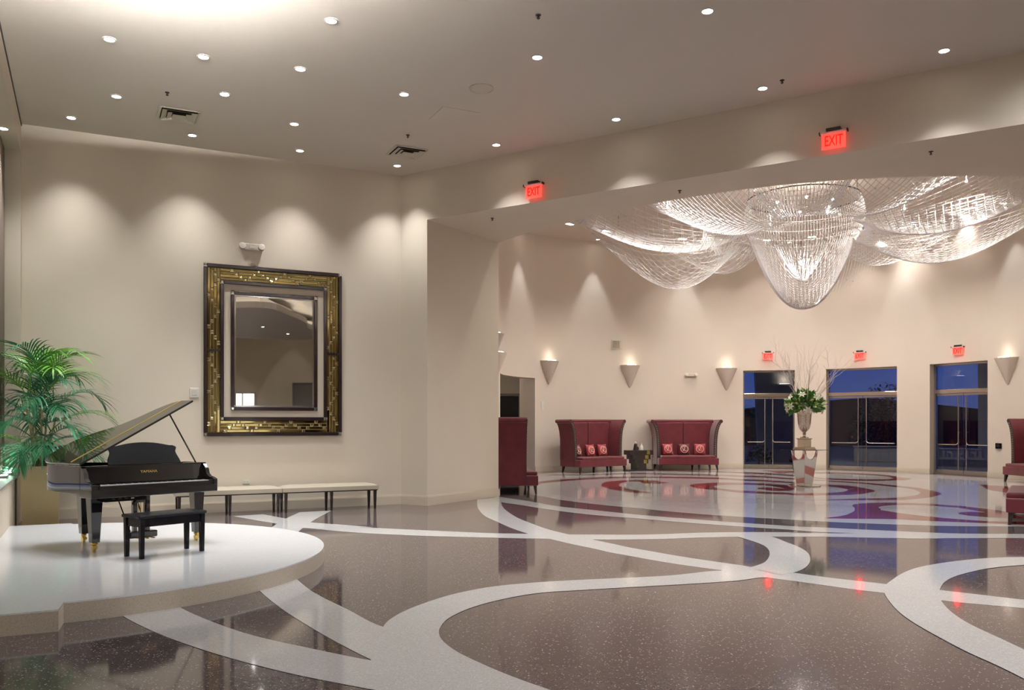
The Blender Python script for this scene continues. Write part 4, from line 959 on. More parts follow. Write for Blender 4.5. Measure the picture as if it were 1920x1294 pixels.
def frond(base, az, elev, length, droop, matn, nl=17, lw=0.022, ll=0.42):
    m = MB(); pts = []; p = Vector(base); e = elev
    nseg = 14
    for i in range(nseg+1):
        pts.append(p.copy()); d = Vector((math.cos(az)*math.cos(e), math.sin(az)*math.cos(e), math.sin(e)))
        p = p+d*(length/nseg); e -= droop/nseg*(0.5+1.2*i/nseg)
    m.tube(pts, [0.010*(1-0.8*i/nseg) for i in range(nseg+1)], 5)
    for j in range(nl):
        t = 0.28+0.72*j/(nl-1); f_ = t*nseg; i = min(int(f_), nseg-1); fr = f_-i
        b = pts[i].lerp(pts[i+1], fr); tan = (pts[i+1]-pts[i]).normalized()
        side = tan.cross(Vector((0, 0, 1)))
        side = side.normalized() if side.length > 1e-3 else Vector((1, 0, 0))
        up = side.cross(tan)
        L_ = ll*(0.55+0.75*math.sin(PI*min(1, (t-0.2)/0.85)))*(0.9+0.2*rng.random())
        for sg in (-1, 1):
            if j == nl-1 and sg == 1: dirv = tan
            else: dirv = (side*sg*(0.85-0.35*t)+tan*(0.55+0.45*t)+up*0.22).normalized()
            wv = dirv.cross(up).normalized()
            q = b.copy(); d = dirv.copy(); prev = None; vs = []; nsg = 5
            for k in range(nsg+1):
                u = k/nsg; ww = lw*math.sin(PI*min(1, 0.12+0.88*u)**0.8)*(1 if k < nsg else 0)
                if k == nsg: vs.append(tuple(q))
                else:
                    n_ = d.cross(wv).normalized()
                    vs += [tuple(q+wv*ww*0.5+n_*ww*0.12), tuple(q-wv*ww*0.5+n_*ww*0.12)]
                q = q+d*(L_/nsg); d = (d+Vector((0, 0, -0.16-0.10*rng.random()))).normalized()
            fs = [(2*k, 2*k+1, 2*k+3, 2*k+2) for k in range(nsg-1)]+[(2*nsg-2, 2*nsg-1, 2*nsg)]
            m.add(vs, fs)
    m.v = [(max(x, -0.53+0.01*y) if z > 0.86 else max(x, -0.30), y, z) for x, y, z in m.v]
    o = m.build('frond', matn, palm, smooth=True, angle=0)
    return o
spec = []
for k in range(34):
    sx, sy, sz = stems[k % 7]
    az = k*2.399+0.4; lvl = k/33
    z = 0.98+lvl*1.10
    elev = R(28+48*lvl+rng.random()*12); ln = 0.84+0.18*rng.random()
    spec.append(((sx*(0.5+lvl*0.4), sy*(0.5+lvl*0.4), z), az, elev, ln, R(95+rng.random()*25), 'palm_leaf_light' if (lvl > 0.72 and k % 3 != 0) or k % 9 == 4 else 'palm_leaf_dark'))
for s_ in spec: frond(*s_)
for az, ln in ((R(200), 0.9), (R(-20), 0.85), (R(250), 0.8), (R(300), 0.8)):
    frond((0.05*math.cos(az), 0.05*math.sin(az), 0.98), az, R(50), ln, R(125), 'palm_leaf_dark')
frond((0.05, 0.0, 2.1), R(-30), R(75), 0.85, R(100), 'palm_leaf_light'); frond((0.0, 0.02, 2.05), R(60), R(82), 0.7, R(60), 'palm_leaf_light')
m = MB()
for k in range(90):
    a = rng.random()*2*PI; r = 0.05+rng.random()*0.17
    m.sphere((r*math.cos(a), r*math.sin(a), 0.855), 0.018, 5, 3)
tag(m.build('moss', 'hedge_leaf', palm), kind='stuff')

# ---- curtain at the left edge
cv = []; cf = []
for i in range(41):
    u = i/40; s = 0.16+u*0.7; o = DEP-0.10+0.03*math.sin(u*PI*14)
    for th in (0, 0.006):
        q = left(s, o+th); cv += [(q.x, q.y, ZSILL+0.01), (q.x, q.y, ZHEAD-0.03)]
for i in range(40):
    a = i*4; b = a+4
    cf += [(a, a+1, b+1, b), (a+2, b+2, b+3, a+3), (a+1, a+3, b+3, b+1), (a, b, b+2, a+2)]
cur = thing('window_curtain', (0, 0, 0), 0, 'brown curtain hanging in the window recess at the left edge', 'curtain')
MB().add(cv, cf).build('cloth', 'curtain_cloth', cur, smooth=True, angle=0)
m = MB(); q0_ = left(0.13, DEP-0.09); q1_ = left(1.0, DEP-0.09); m.tube([(q0_.x, q0_.y, ZHEAD-0.03), (q1_.x, q1_.y, ZHEAD-0.03)], 0.014, 8); m.build('rod', 'door_metal', cur)
# ---- uplights on the sill
UL = [(0.75, 'farther of the two in view by the palm'), (1.55, 'nearer of the two in view by the palm'), (5.0, 'beside the stage, out of view'), (9.0, 'beside the camera, out of view')]
u0 = None
for s, lab in UL:
    if u0 is None:
        u0 = thing('sill_uplight', (0, 0, 0))
        MB().box((0, 0, 0.012), (0.30, 0.11, 0.024)).build('housing', 'white_plastic', u0, bevel=0.004)
        MB().box((0, 0, 0.026), (0.27, 0.085, 0.006)).build('lens', 'uplight_lens', u0); o = u0
    else: o = copy_tree(u0)
    for ch in [c for c in bpy.data.objects if c.parent == o and c.type == 'LIGHT']: bpy.data.objects.remove(ch)
    q = left(s, 0.13); o.location = (q.x, q.y, ZSILL); o.rotation_euler = (0, 0, A_LEFT)
    tag(o, 'glowing uplight on the window sill, '+lab, 'uplight', 'uplights along the window sill')
    light('uplight_beam', 'SPOT', (0, 0, 0.04), 22, (1, 0.96, 0.92), o, 0.08, R(100), 0.9, rot=(R(180), 0, 0))

# ================================================================== BIG FRAMED MIRROR
MW, MH = 2.445, 3.02
p = back(2.40); mirror = thing('wall_mirror', (p.x, p.y, 1.335), A_BACK, 'large rectangular mirror in a bronze mosaic frame above the piano', 'mirror')
hw = MW/2
MB().box((0, -0.012, MH/2), (MW-0.02, 0.024, MH-0.02)).build('backing_panel', 'mat_board', mirror)
ST = 0.062; BW = 0.215
def strip_frame(x0, x1, z0, z1, w, yf, th, name):
    for (cx, cz, dx, dz) in (((x0+x1)/2, z1-w/2, x1-x0-2*w, w), ((x0+x1)/2, z0+w/2, x1-x0-2*w, w), (x0+w/2, (z0+z1)/2, w, z1-z0-2*w), (x1-w/2, (z0+z1)/2, w, z1-z0-2*w)):
        MB().box((cx, yf+th/2, cz), (dx, th, dz)).build(name, 'frame_strip', mirror, bevel=0.008)
    for cx in (x0+w/2, x1-w/2):
        for cz in (z0+w/2, z1-w/2): MB().frustum((0, 0, 0), (w, w), (w*0.55, w*0.55), 0.014).xf(Matrix.Translation((cx, yf+0.004, cz)) @ Matrix.Rotation(R(90), 4, 'X')).build('corner_block', 'mirror_bevel', mirror)
strip_frame(-hw, hw, 0, MH, ST, -0.062, 0.055, 'outer_strip')
i0_ = ST+BW
strip_frame(-hw+i0_, hw-i0_, i0_, MH-i0_, ST, -0.062, 0.055, 'inner_strip')
j0 = 0.455
strip_frame(-hw+j0, hw-j0, j0, MH-j0, ST, -0.055, 0.05, 'mirror_strip')
zc_ = MH*0.50
for sx in (-1, 1): MB().box((sx*(hw-ST-BW/2), -0.035, zc_), (BW, 0.052, 0.045)).build('joint_strip', 'frame_strip', mirror, bevel=0.006)
gx = hw-j0-ST; gz0 = j0+ST; gz1 = MH-j0-ST
MB().add([(-gx, -0.030, gz0), (gx, -0.030, gz0), (gx, -0.030, gz1), (-gx, -0.030, gz1), (-gx, -0.024, gz0), (gx, -0.024, gz0), (gx, -0.024, gz1), (-gx, -0.024, gz1)],
         [(0, 1, 2, 3), (0, 4, 5, 1), (1, 5, 6, 2), (2, 6, 7, 3), (3, 7, 4, 0)]).build('mirror_glass', 'silver_mirror', mirror)
bv = 0.028
for (cx, cz, dx, dz, rx, rz_) in ((0, gz0+bv/2, 2*gx, bv, R(4), 0), (0, gz1-bv/2, 2*gx, bv, R(-4), 0), (-gx+bv/2, (gz0+gz1)/2, bv, gz1-gz0, 0, R(-4)), (gx-bv/2, (gz0+gz1)/2, bv, gz1-gz0, 0, R(4))):
    MB().box((cx, -0.032, cz), (dx, 0.004, dz), rz=rz_, rx=rx).build('bevel_edge', 'mirror_bevel', mirror)
rng = random.Random(11)
def tile(x0, x1, z0, z1, small):
    g = 0.004; cx = (x0+x1)/2; cz = (z0+z1)/2; dx = x1-x0-g; dz = z1-z0-g
    if dx < 0.006 or dz < 0.006: return
    b = min(0.009, dx*0.3, dz*0.3); h = 0.010 if small else 0.007
    vs = []
    for y, i in ((-0.026, 0), (-0.026-h*0.4, 0), (-0.026-h, b)):
        vs += [(sx*(dx/2-i), y, sz*(dz/2-i)) for sx, sz in ((-1, -1), (1, -1), (1, 1), (-1, 1))]
    fs = [(8, 9, 10, 11)]+[(i, (i+1) % 4, 4+(i+1) % 4, 4+i) for i in range(4)]+[(4+i, 4+(i+1) % 4, 8+(i+1) % 4, 8+i) for i in range(4)]
    M = Matrix.Translation((cx, 0, cz)) @ Matrix.Rotation(rng.uniform(-0.012, 0.012), 4, 'Z') @ Matrix.Rotation(rng.uniform(-0.012, 0.012), 4, 'X')
    MB().add([tuple(M @ Vector(q)) for q in vs], fs).build('mosaic_tile', 'bronze_bevel' if small else 'bronze_mirror', mirror)
NB = 4; cw = BW/NB; sq = cw*0.95
def run(length, per, phase):
    """zigzag of little squares over NB lanes; returns per lane the square centres"""
    lanes = [[] for _ in range(NB)]
    t = phase; k = 0; seq = list(range(NB))+list(range(NB-2, 0, -1))
    step = per/len(seq)
    while t < length:
        lanes[seq[k % len(seq)]].append(t); t += step; k += 1
    return lanes
def band(vertical, x0, z0, length, per, phase, flip=False):
    lanes = run(length, per, phase)
    for l in range(NB):
        ll = NB-1-l if flip else l; cur_ = 0.0
        for t in lanes[l]+[None]:
            a = (t-sq/2) if t is not None else length
            a = min(max(a, cur_), length)
            if a > cur_:
                if vertical: tile(x0+ll*cw, x0+(ll+1)*cw, z0+cur_, z0+a, False)
                else: tile(x0+cur_, x0+a, z0+ll*cw, z0+(ll+1)*cw, False)
            if t is not None and a+sq <= length:
                if vertical: tile(x0+ll*cw, x0+(ll+1)*cw, z0+a, z0+a+sq, True)
                else: tile(x0+a, x0+a+sq, z0+ll*cw, z0+(ll+1)*cw, True)
                cur_ = a+sq
            else: cur_ = max(cur_, a)
vh = zc_-0.0225-ST
for sx in (-1, 1):
    x0 = -hw+ST if sx < 0 else hw-ST-BW
    band(True, x0, ST, vh, 0.56, 0.16, sx > 0)
    band(True, x0, zc_+0.0225, MH-ST-zc_-0.0225, 0.56, 0.10, sx < 0)
hl = 2*(hw-ST-BW)
band(False, -hw+ST+BW, ST, hl, 0.46, 0.08)
band(False, -hw+ST+BW, MH-ST-BW, hl, 0.46, 0.20, True)

# ================================================================== RED SETTEES
def make_sofa():
    t = thing('high_back_settee', (0, 0, 0))
    Wd = 1.02; H = 1.68
    # side wing profile (x offset outwards, z)
    prof = smooth_line([(0.0, 0.20), (0.0, 0.6), (0.005, 0.95), (0.035, 1.25), (0.085, 1.45), (0.16, 1.60), (0.20, 1.655)], 3)
    for sx in (-1, 1):
        m = MB(); th = 0.11; vs = []; n = len(prof)
        for y in (0.42, -0.26):
            for o_, z in prof: vs.append((sx*(Wd+o_+0.0), y, z))
            for o_, z in prof: vs.append((sx*(Wd+o_-th-(0.0 if z < 1.55 else 0.0)), y, z))
        fs = []
        for i in range(n-1):
            fs += [(i, i+1, i+1+2*n, i+2*n), (n+i, n+i+2*n, n+i+1+2*n, n+i+1), (i, i+n, i+1+n, i+1), (2*n+i, 2*n+i+1, 3*n+i+1, 3*n+i)]
        fs += [(n-1, 2*n-1, 4*n-1, 3*n-1), (0, 2*n, 3*n, n)]
        if sx < 0: fs = [f_[::-1] for f_ in fs]
        m.add(vs, fs); wing = m.build('wing', 'red_velvet', t, smooth=True, angle=40)
        m = MB().tube([(sx*(Wd+0.145), 0.43, 1.635), (sx*(Wd+0.145), -0.262, 1.635)], 0.062, 12); m.build('rolled_top', 'red_velvet', wing, smooth=True)
        # dark trim on the front edge with nailheads
        m = MB(); k = 0
        for i in range(n-1):
            (o0, z0), (o1, z1) = prof[i], prof[i+1]
            vs = [(sx*(Wd+o0+0.004), -0.262, z0), (sx*(Wd+o0-th-0.004), -0.262, z0), (sx*(Wd+o1-th-0.004), -0.262, z1), (sx*(Wd+o1+0.004), -0.262, z1)]
            vs += [(a, -0.275, c) for a, b, c in vs]
            m.add(vs, [(4, 5, 6, 7), (0, 4, 7, 3), (1, 2, 6, 5), (0, 1, 5, 4), (2, 3, 7, 6)])
        m.build('front_trim', 'sofa_trim', wing)
        m = MB(); z = 0.52
        while z < 1.62:
            o_ = 0.0
            for i in range(n-1):
                if prof[i][1] <= z <= prof[i+1][1]: o_ = prof[i][0]+(prof[i+1][0]-prof[i][0])*(z-prof[i][1])/(prof[i+1][1]-prof[i][1])
            m.sphere((sx*(Wd+o_-th/2), -0.277, z), 0.016, 6, 4); z += 0.062
        tag(m.build('nailheads', 'nail_metal', wing), kind='stuff')
    # back
    MB().prism([(0.27, 0.40), (0.28, 0.9), (0.30, 1.4), (0.31, 1.66), (0.42, 1.66), (0.42, 0.40)], -(Wd+0.02), Wd+0.02, Matrix(((0, 0, 1, 0), (1, 0, 0, 0), (0, 1, 0, 0), (0, 0, 0, 1)))).build('back', 'red_velvet', t, bevel=0.02)
    for k, sx in enumerate((-1, 1)):
        MB().box((sx*0.46, 0.262, 1.02), (0.90, 0.06, 1.16)).build('back_cushion', 'red_velvet', t, bevel=0.025, bsegs=3)
    MB().tube([(-Wd-0.06, 0.36, 1.64), (Wd+0.06, 0.36, 1.64)], 0.058, 12).build('top_roll', 'red_velvet', t, smooth=True)
    # seat
    MB().box((0, -0.07, 0.30), (2*Wd-0.02, 0.94, 0.22)).build('seat_base', 'red_velvet', t, bevel=0.02)
    MB().box((0, -0.13, 0.445), (2*Wd-0.23, 0.82, 0.10)).build('seat_cushion', 'red_velvet', t, bevel=0.035, bsegs=3)
    for x in (-Wd+0.08, 0.35, Wd-0.08):
        for y, dy in ((-0.47, -0.05), (0.34, 0.05)):
            MB().frustum((x+(0.03 if x > 0.5 else (-0.03 if x < 0 else 0)), y+dy*0.4, 0.0), (0.04, 0.04), (0.075, 0.075), 0.20, (-(0.03 if x > 0.5 else (-0.03 if x < 0 else 0)), -dy*0.4)).build('leg', 'dark_wood', t)
    return t
def make_pillow(matn):
    t = thing('throw_pillow', (0, 0, 0))
    n = 12; vs = []; hwp = 0.20
    for side in (-1, 1):
        for j in range(n+1):
            for i in range(n+1):
                u = 2*i/n-1; v_ = 2*j/n-1
                puff = ((1-u*u)*(1-v_*v_))**0.42
                pin = 1-0.10*(1-u*u)*abs(v_)**2; pin2 = 1-0.10*(1-v_*v_)*abs(u)**2
                vs.append((u*hwp*pin2, side*0.075*puff, v_*hwp*pin+hwp))
    m1 = (n+1)**2; fs = []
    for j in range(n):
        for i in range(n):
            a = j*(n+1)+i; fs.append((a, a+1, a+n+2, a+n+1)); a += m1; fs.append((a, a+n+1, a+n+2, a+1))
    MB().add(vs, fs).build('cover', matn, t, smooth=True, angle=0)
    # round monogram on the front face: ring, C and L strokes
    def fy(x, z): 
        u = x/hwp; v_ = (z-hwp)/hwp; return -0.075*max(0, (1-u*u)*(1-v_*v_))**0.42-0.004
    def stroke(pts, r):
        return MB().tube([(x, fy(x, z+hwp), z+hwp) for x, z in pts], r, 5)
    em = stroke([(0.125*math.cos(2*PI*k/24), 0.125*math.sin(2*PI*k/24)) for k in range(25)], 0.010).build('emblem_ring', 'emblem_thread', t)
    stroke([(-0.02+0.055*math.cos(a), 0.035+0.05*math.sin(a)) for a in [R(40+k*24) for k in range(12)]], 0.008).build('emblem_stroke', 'emblem_thread', t)
    stroke(smooth_line([(0.055, 0.075), (0.03, 0.09), (0.015, 0.05), (0.0, -0.01), (-0.03, -0.06), (-0.055, -0.055), (-0.03, -0.04), (0.02, -0.07), (0.07, -0.05)], 3), 0.008).build('emblem_stroke', 'emblem_thread', t)
    return t
sofa0 = make_sofa()
def place_sofa(x, y, facing, lab, first=False):
    o = sofa0 if first else copy_tree(sofa0)
    o.location = (x, y, 0); o.rotation_euler = (0, 0, facing+PI/2)     # local -y looks along `facing`
    return tag(o, lab, 'settee', 'red high back settees in the rotunda')
def toC(x, y): return math.atan2(CR.y-y, CR.x-x)
q1 = (2.62, 27.66); q2 = (5.84, 28.83)
place_sofa(q1[0], q1[1], toC(*q1)+0.05, 'red velvet high back settee left of the dark side table', True)
place_sofa(q2[0], q2[1], toC(*q2)-0.05, 'red velvet high back settee between the side table and the glass doors')
place_sofa(-0.06, 19.74, R(6), 'red velvet settee seen from its side, half hidden by the pier')
place_sofa(8.56, 13.65, R(148), 'red velvet settee cut off at the right edge, nearest one')
q4 = (13.84, 22.05)
place_sofa(q4[0], q4[1], toC(*q4), 'red velvet settee at the right edge against the far wall')
pil_red = make_pillow('red_satin'); pil_dark = make_pillow('deep_red_satin')
used = set()
def pillow(proto_, sx, sy, fac, off, lab, tilt=0.0):
    o = proto_ if proto_ not in used else copy_tree(proto_); used.add(proto_)
    d = Vector((math.cos(fac), math.sin(fac))); r = Vector((-d.y, d.x))*-1
    # local x (right as seen from the front is reversed) : use sofa local frame
    M = Matrix.Rotation(fac+PI/2, 4, 'Z')
    loc = Vector((sx, sy, 0.497))+(M @ Vector((off, 0.075, 0)))
    o.location = loc; o.rotation_euler = (R(-14), 0, fac+PI/2+tilt)
    tag(o, lab, 'pillow', 'emblem pillows on the red settees')
f1 = toC(*q1)+0.05; f2 = toC(*q2)-0.05
pillow(pil_dark, q1[0], q1[1], f1, -0.56, 'dark red emblem pillow, leftmost on the left settee', 0.25)
pillow(pil_red, q1[0], q1[1], f1, 0.0, 'bright red emblem pillow in the middle of the left settee', 0.1)
pillow(pil_red, q1[0], q1[1], f1, 0.52, 'bright red emblem pillow, rightmost on the left settee', 0.0)
pillow(pil_red, q2[0], q2[1], f2, -0.56, 'bright red emblem pillow, leftmost on the right settee', 0.15)
pillow(pil_dark, q2[0], q2[1], f2, 0.0, 'dark red emblem pillow in the middle of the right settee', 0.0)
pillow(pil_red, q2[0], q2[1], f2, 0.54, 'bright red emblem pillow, rightmost on the right settee', -0.15)

# ---- stepped side table with gold mosaic
q = (4.20, 28.32); ta = math.atan2(q[1]-CR.y, q[0]-CR.x)-PI/2
tb = thing('side_table', (q[0], q[1], 0), ta, 'dark stepped side table with gold mosaic squares between the settees', 'side table')
MB().box((0, 0, 0.02), (0.92, 0.44, 0.04)).build('plinth', 'espresso_wood', tb, bevel=0.004)
for k, (wd, z0, z1) in enumerate(((0.36, 0.04, 0.24), (0.50, 0.24, 0.38), (0.68, 0.38, 0.53), (0.88, 0.53, 0.68))):
    MB().box((0.0, 0, (z0+z1)/2), (wd, 0.42, z1-z0)).build('step_block', 'espresso_wood', tb, bevel=0.003)
for k in range(4):
    MB().box((-0.14-0.055*k, -0.212, 0.18+0.14*k), (0.09, 0.006, 0.10)).build('smoked_tile', 'sprinkler_metal', tb)
for k, (x, z) in enumerate(((0.14, 0.305), (0.19, 0.455), (0.245, 0.605))):
    for i in range(3):
        for j in range(3): MB().box((x+(i-1)*0.042, -0.212, z+(j-1)*0.042), (0.035, 0.008, 0.035)).build('gold_square', 'gold_tile', tb)
def on_table(x, y): 
    return Matrix.Translation((q[0], q[1], 0.68)) @ Matrix.Rotation(ta, 4, 'Z') @ Vector((x, y, 0))
def vase(x, y, prof, matn, lab, name, plug=None):
    l = on_table(x, y); t = thing(name, l, ta, lab, 'vase')
    MB().lathe(prof, 18).build('body', matn, t, smooth=True)
    if plug: MB().sphere((0, 0, plug[0]), plug[1], 10, 7).build('stopper', plug[2], t, smooth=True)
vase(-0.10, 0.02, [(0.0, 0), (0.085, 0), (0.08, 0.02), (0.05, 0.20), (0.045, 0.21), (0.0, 0.21)], 'ceramic_dark', 'tall dark tapered vase with a pale stopper on the side table', 'tapered_vase', (0.245, 0.035, 'ceramic_white'))
vase(0.09, -0.03, [(0.0, 0), (0.065, 0), (0.068, 0.02), (0.055, 0.12), (0.022, 0.17), (0.018, 0.24), (0.024, 0.26), (0.0, 0.26)], 'ceramic_white', 'cream bottle vase standing on the side table', 'bottle_vase')
vase(0.01, 0.07, [(0.0, 0), (0.03, 0), (0.03, 0.09), (0.012, 0.11), (0.0, 0.115)], 'ceramic_dark', 'tiny dark vase between the other two on the side table', 'small_vase')

# ================================================================== CENTRE TABLE WITH FLOWERS
TX, TY = 7.28, 21.25
tbl = thing('pedestal_table', (TX, TY, 0), R(12), 'round glass top table on a flared mirror pedestal in the rotunda', 'table')
MB().lathe([(0.0, 0), (0.38, 0), (0.385, 0.012), (0.37, 0.025), (0.0, 0.025)], 32).build('base_disc', 'chrome', tbl, smooth=True)
MB().lathe([(0.0, 0.905), (0.555, 0.905), (0.56, 0.911), (0.555, 0.917), (0.0, 0.917)], 40).build('glass_top', 'table_glass', tbl, smooth=True)
for k in range(6):
    a = k*PI/3; pts_o = []; 
    w0_, w1_ = 0.205, 0.36
    outl = [(-w0_/2, 0.0), (w0_/2, 0.0), (w1_/2, 0.875)]+smooth_line([(w1_/2-0.035, 0.875), (0.11, 0.74), (0.06, 0.67), (0.0, 0.645), (-0.06, 0.67), (-0.11, 0.74), (-w1_/2+0.035, 0.875)], 3)+[(-w1_/2, 0.875)]
    # panel leans outwards
    lean = math.atan2(0.31-0.178, 0.875)
    M = Matrix.Rotation(a, 4, 'Z') @ Matrix.Translation((0, -0.178, 0.025)) @ Matrix.Rotation(R(90)+lean, 4, 'X')
    MB().prism(outl, -0.008, 0.008, M).build('mirror_panel', 'chrome', tbl)
MB().lathe([(0.0, 0.03), (0.13, 0.03), (0.20, 0.64), (0.0, 0.64)], 12).build('inner_core', 'hammered_silver', tbl, smooth=True, angle=30)
ur = thing('silver_urn', (TX, TY, 0.917), R(30), 'tall hammered silver urn on the glass top table', 'urn')
MB().frustum((0, 0, 0), (0.40, 0.40), (0.34, 0.34), 0.06).frustum((0, 0, 0.06), (0.23, 0.23), (0.23, 0.23), 0.19).box((0, 0, 0.265), (0.27, 0.27, 0.03)).build('plinth', 'hammered_silver', ur, bevel=0.006)
MB().lathe([(0.0, 0.28), (0.10, 0.28), (0.10, 0.30), (0.035, 0.33), (0.03, 0.36), (0.055, 0.385), (0.03, 0.41), (0.06, 0.44), (0.125, 0.52), (0.155, 0.65), (0.170, 0.85), (0.185, 0.93), (0.20, 0.945), (0.175, 0.945), (0.15, 0.80), (0.13, 0.60), (0.0, 0.52)], 28).build('vessel', 'hammered_silver', ur, smooth=True, angle=50)
fl = thing('flower_arrangement', (TX, TY, 0.917+0.92), 0, 'white lilies, green foliage and bare white branches in the silver urn', 'flowers')
rng = random.Random(21)
for pale, cnt in ((False, 420), (True, 170)):
    m = MB()
    for k in range(cnt):
        az = rng.random()*2*PI; el = math.asin(rng.uniform(-0.45, 1.0)); d = Vector((math.cos(az)*math.cos(el), math.sin(az)*math.cos(el), math.sin(el)*0.85))
        r0_ = rng.uniform(0.12, 0.38); b = Vector((0, 0, 0.16))+d*r0_
        L_ = rng.uniform(0.13, 0.22); dd = (d+Vector((rng.uniform(-.5, .5), rng.uniform(-.5, .5), rng.uniform(-.3, .4)))).normalized()
        wv = dd.cross(Vector((rng.uniform(-1, 1), rng.uniform(-1, 1), rng.uniform(-1, 1)))).normalized(); w_ = L_*0.15
        nn = dd.cross(wv)
        m.add([b, b+dd*L_*0.4+wv*w_+nn*0.008, b+dd*L_*0.4-wv*w_+nn*0.008, b+dd*L_*0.75+wv*w_*0.8, b+dd*L_*0.75-wv*w_*0.8, b+dd*L_-nn*0.02], [(0, 1, 2), (1, 3, 4, 2), (3, 5, 4)])
    tag(m.build('foliage', 'bouquet_leaf_pale' if pale else 'bouquet_leaf', fl), kind='stuff')
for k in range(26):
    az = k*2.399; el = R(-18+70*((k*7) % 26)/26); d = Vector((math.cos(az)*math.cos(el), math.sin(az)*math.cos(el), math.sin(el)*0.85)); c = Vector((0, 0, 0.16))+d*0.475
    up = Vector((0, 0, 1)); s1 = d.cross(up).normalized(); s2 = d.cross(s1)
    m = MB()
    if k % 3 == 2:
        m.sphere((0, 0, 0), 0.028, 6, 5, (1, 1, 2.4)); m.xf(Matrix.Translation(c) @ d.to_track_quat('Z', 'Y').to_matrix().to_4x4()); m.build('lily_bud', 'lily_bud', fl, smooth=True)
    else:
        for j in range(6):
            a = j*PI/3; o_ = (s1*math.cos(a)+s2*math.sin(a)); t_ = (-s1*math.sin(a)+s2*math.cos(a))
            m.add([c-d*0.03, c+o_*0.05+t_*0.026+d*0.012, c+o_*0.05-t_*0.026+d*0.012, c+o_*0.115+d*0.0], [(0, 1, 2), (1, 3, 2)])
        m.build('lily', 'lily_petal', fl)
def branch(m, p, d, L_, r, depth):
    pts = [p.copy()]; n_ = 5
    for i in range(n_):
        d = (d+Vector((rng.uniform(-.16, .16), rng.uniform(-.16, .16), rng.uniform(-.06, .14)))).normalized(); p = p+d*(L_/n_); pts.append(p.copy())
        if depth > 0 and i >= 1 and rng.random() < 0.75:
            sd_ = (d+Vector((rng.uniform(-.8, .8), rng.uniform(-.8, .8), rng.uniform(-.1, .5)))).normalized(); branch(m, p.copy(), sd_, L_*rng.uniform(.35, .55), r*0.55, depth-1)
    m.tube(pts, [r*(1-0.65*i/n_) for i in range(n_+1)], 4, caps=False)
for k in range(15):
    az = k*2.399+0.5; el = R([84, 66, 50, 75, 58, 44, 80, 62][k % 8]); m = MB()
    branch(m, Vector((0.05*math.cos(az), 0.05*math.sin(az), 0.1)), Vector((math.cos(az)*math.cos(el), math.sin(az)*math.cos(el), math.sin(el))), rng.uniform(0.95, 1.4), 0.0085, 2)
    m.build('bare_branch', 'branch_white', fl)

# ================================================================== CRYSTAL CHANDELIER
CX, CY = 7.3, 21.4
ch = thing('crystal_chandelier', (CX, CY, 4.35), 0, 'huge chandelier of draped crystal bead nets under the rotunda ceiling', 'chandelier')
OZ = 4.35
rng = random.Random(3)
SR = 0.0085
def strand(m, b, pts, r=SR, beads=0.0):
    m.tube(pts, r, 3, caps=False)
    if beads:
        for i in range(len(pts)-1):
            if rng.random() < beads:
                p = Vector(pts[i]).lerp(Vector(pts[i+1]), rng.random()); s_ = 0.020
                b.add([p+Vector(v_)*s_ for v_ in ((1, 0, 0), (-1, 0, 0), (0, 1, 0), (0, -1, 0), (0, 0, 1), (0, 0, -1))], [(0, 2, 4), (2, 1, 4), (1, 3, 4), (3, 0, 4), (2, 0, 5), (1, 2, 5), (3, 1, 5), (0, 3, 5)])
def finish(m, b, name):
    o = tag(m.build(name, 'crystal', ch), kind='stuff')
    if b.v: tag(b.build('crystal_beads', 'crystal_bead', o), kind='stuff')
# support rings and cables
def ring_obj(r, z, rad, name, mt='ring_metal'):
    MB().tube([(r*math.cos(2*PI*k/64), r*math.sin(2*PI*k/64), z-OZ) for k in range(65)], rad, 6, caps=False).build(name, mt, ch, smooth=True)
ring_obj(1.36, 7.18, 0.017, 'upper_ring'); pass; ring_obj(2.55, 7.15, 0.012, 'curtain_ring', 'crystal')
for k in range(8):
    a = k*PI/4; MB().tube([(1.36*math.cos(a), 1.36*math.sin(a), 7.18-OZ), (1.36*math.cos(a), 1.36*math.sin(a), ZR-OZ)], 0.006, 5).build('suspension_cable', 'ring_metal', ch)
# skirt between the rings
m = MB(); b = MB()
for k in range(120):
    a = 2*PI*k/120; pts = []
    for i in range(9):
        t = i/8; r = 1.36+0.16*math.sin(PI*t)+t*(-0.14); pts.append((r*math.cos(a), r*math.sin(a), 7.18-OZ-t*1.13))
    strand(m, b, pts, SR*0.9, 0.12)
for z in (6.95, 6.7, 6.45, 6.25):
    t = (7.18-z)/1.13; r = 1.36+0.16*math.sin(PI*t)-0.14*t; strand(m, b, [(r*math.cos(2*PI*k/48), r*math.sin(2*PI*k/48), z-OZ) for k in range(49)], SR*0.8)
finish(m, b, 'skirt_net')
# hanging bell: two crossing families of catenaries across the ring
m = MB(); b = MB(); RB_ = 1.22; va = math.atan2(CY, CX)
for fam, cnt in ((va-PI/2+0.12, 60), (va+0.12, 24)):
    ux, uy = math.cos(fam), math.sin(fam); wx, wy = -uy, ux
    for k in range(cnt):
        o_ = -RB_*0.985+2*RB_*0.985*k/(cnt-1); h = math.sqrt(max(RB_*RB_-o_*o_, 0))
        dep = 1.62*(h/RB_)**1.25; pts = []
        for i in range(25):
            t = 2*i/24-1; zz_ = 6.05-OZ-dep*(1-abs(t)**2.3)
            sh = 1-0.10*(1-abs(t))*(h/RB_); pts.append((ux*h*t*sh+wx*o_*(1-0.18*(1-t*t)), uy*h*t*sh+wy*o_*(1-0.18*(1-t*t)), zz_))
        strand(m, b, pts, SR, 0.10)
finish(m, b, 'bell_net')
m = MB(); b = MB()      # inner tear drop inside the bell
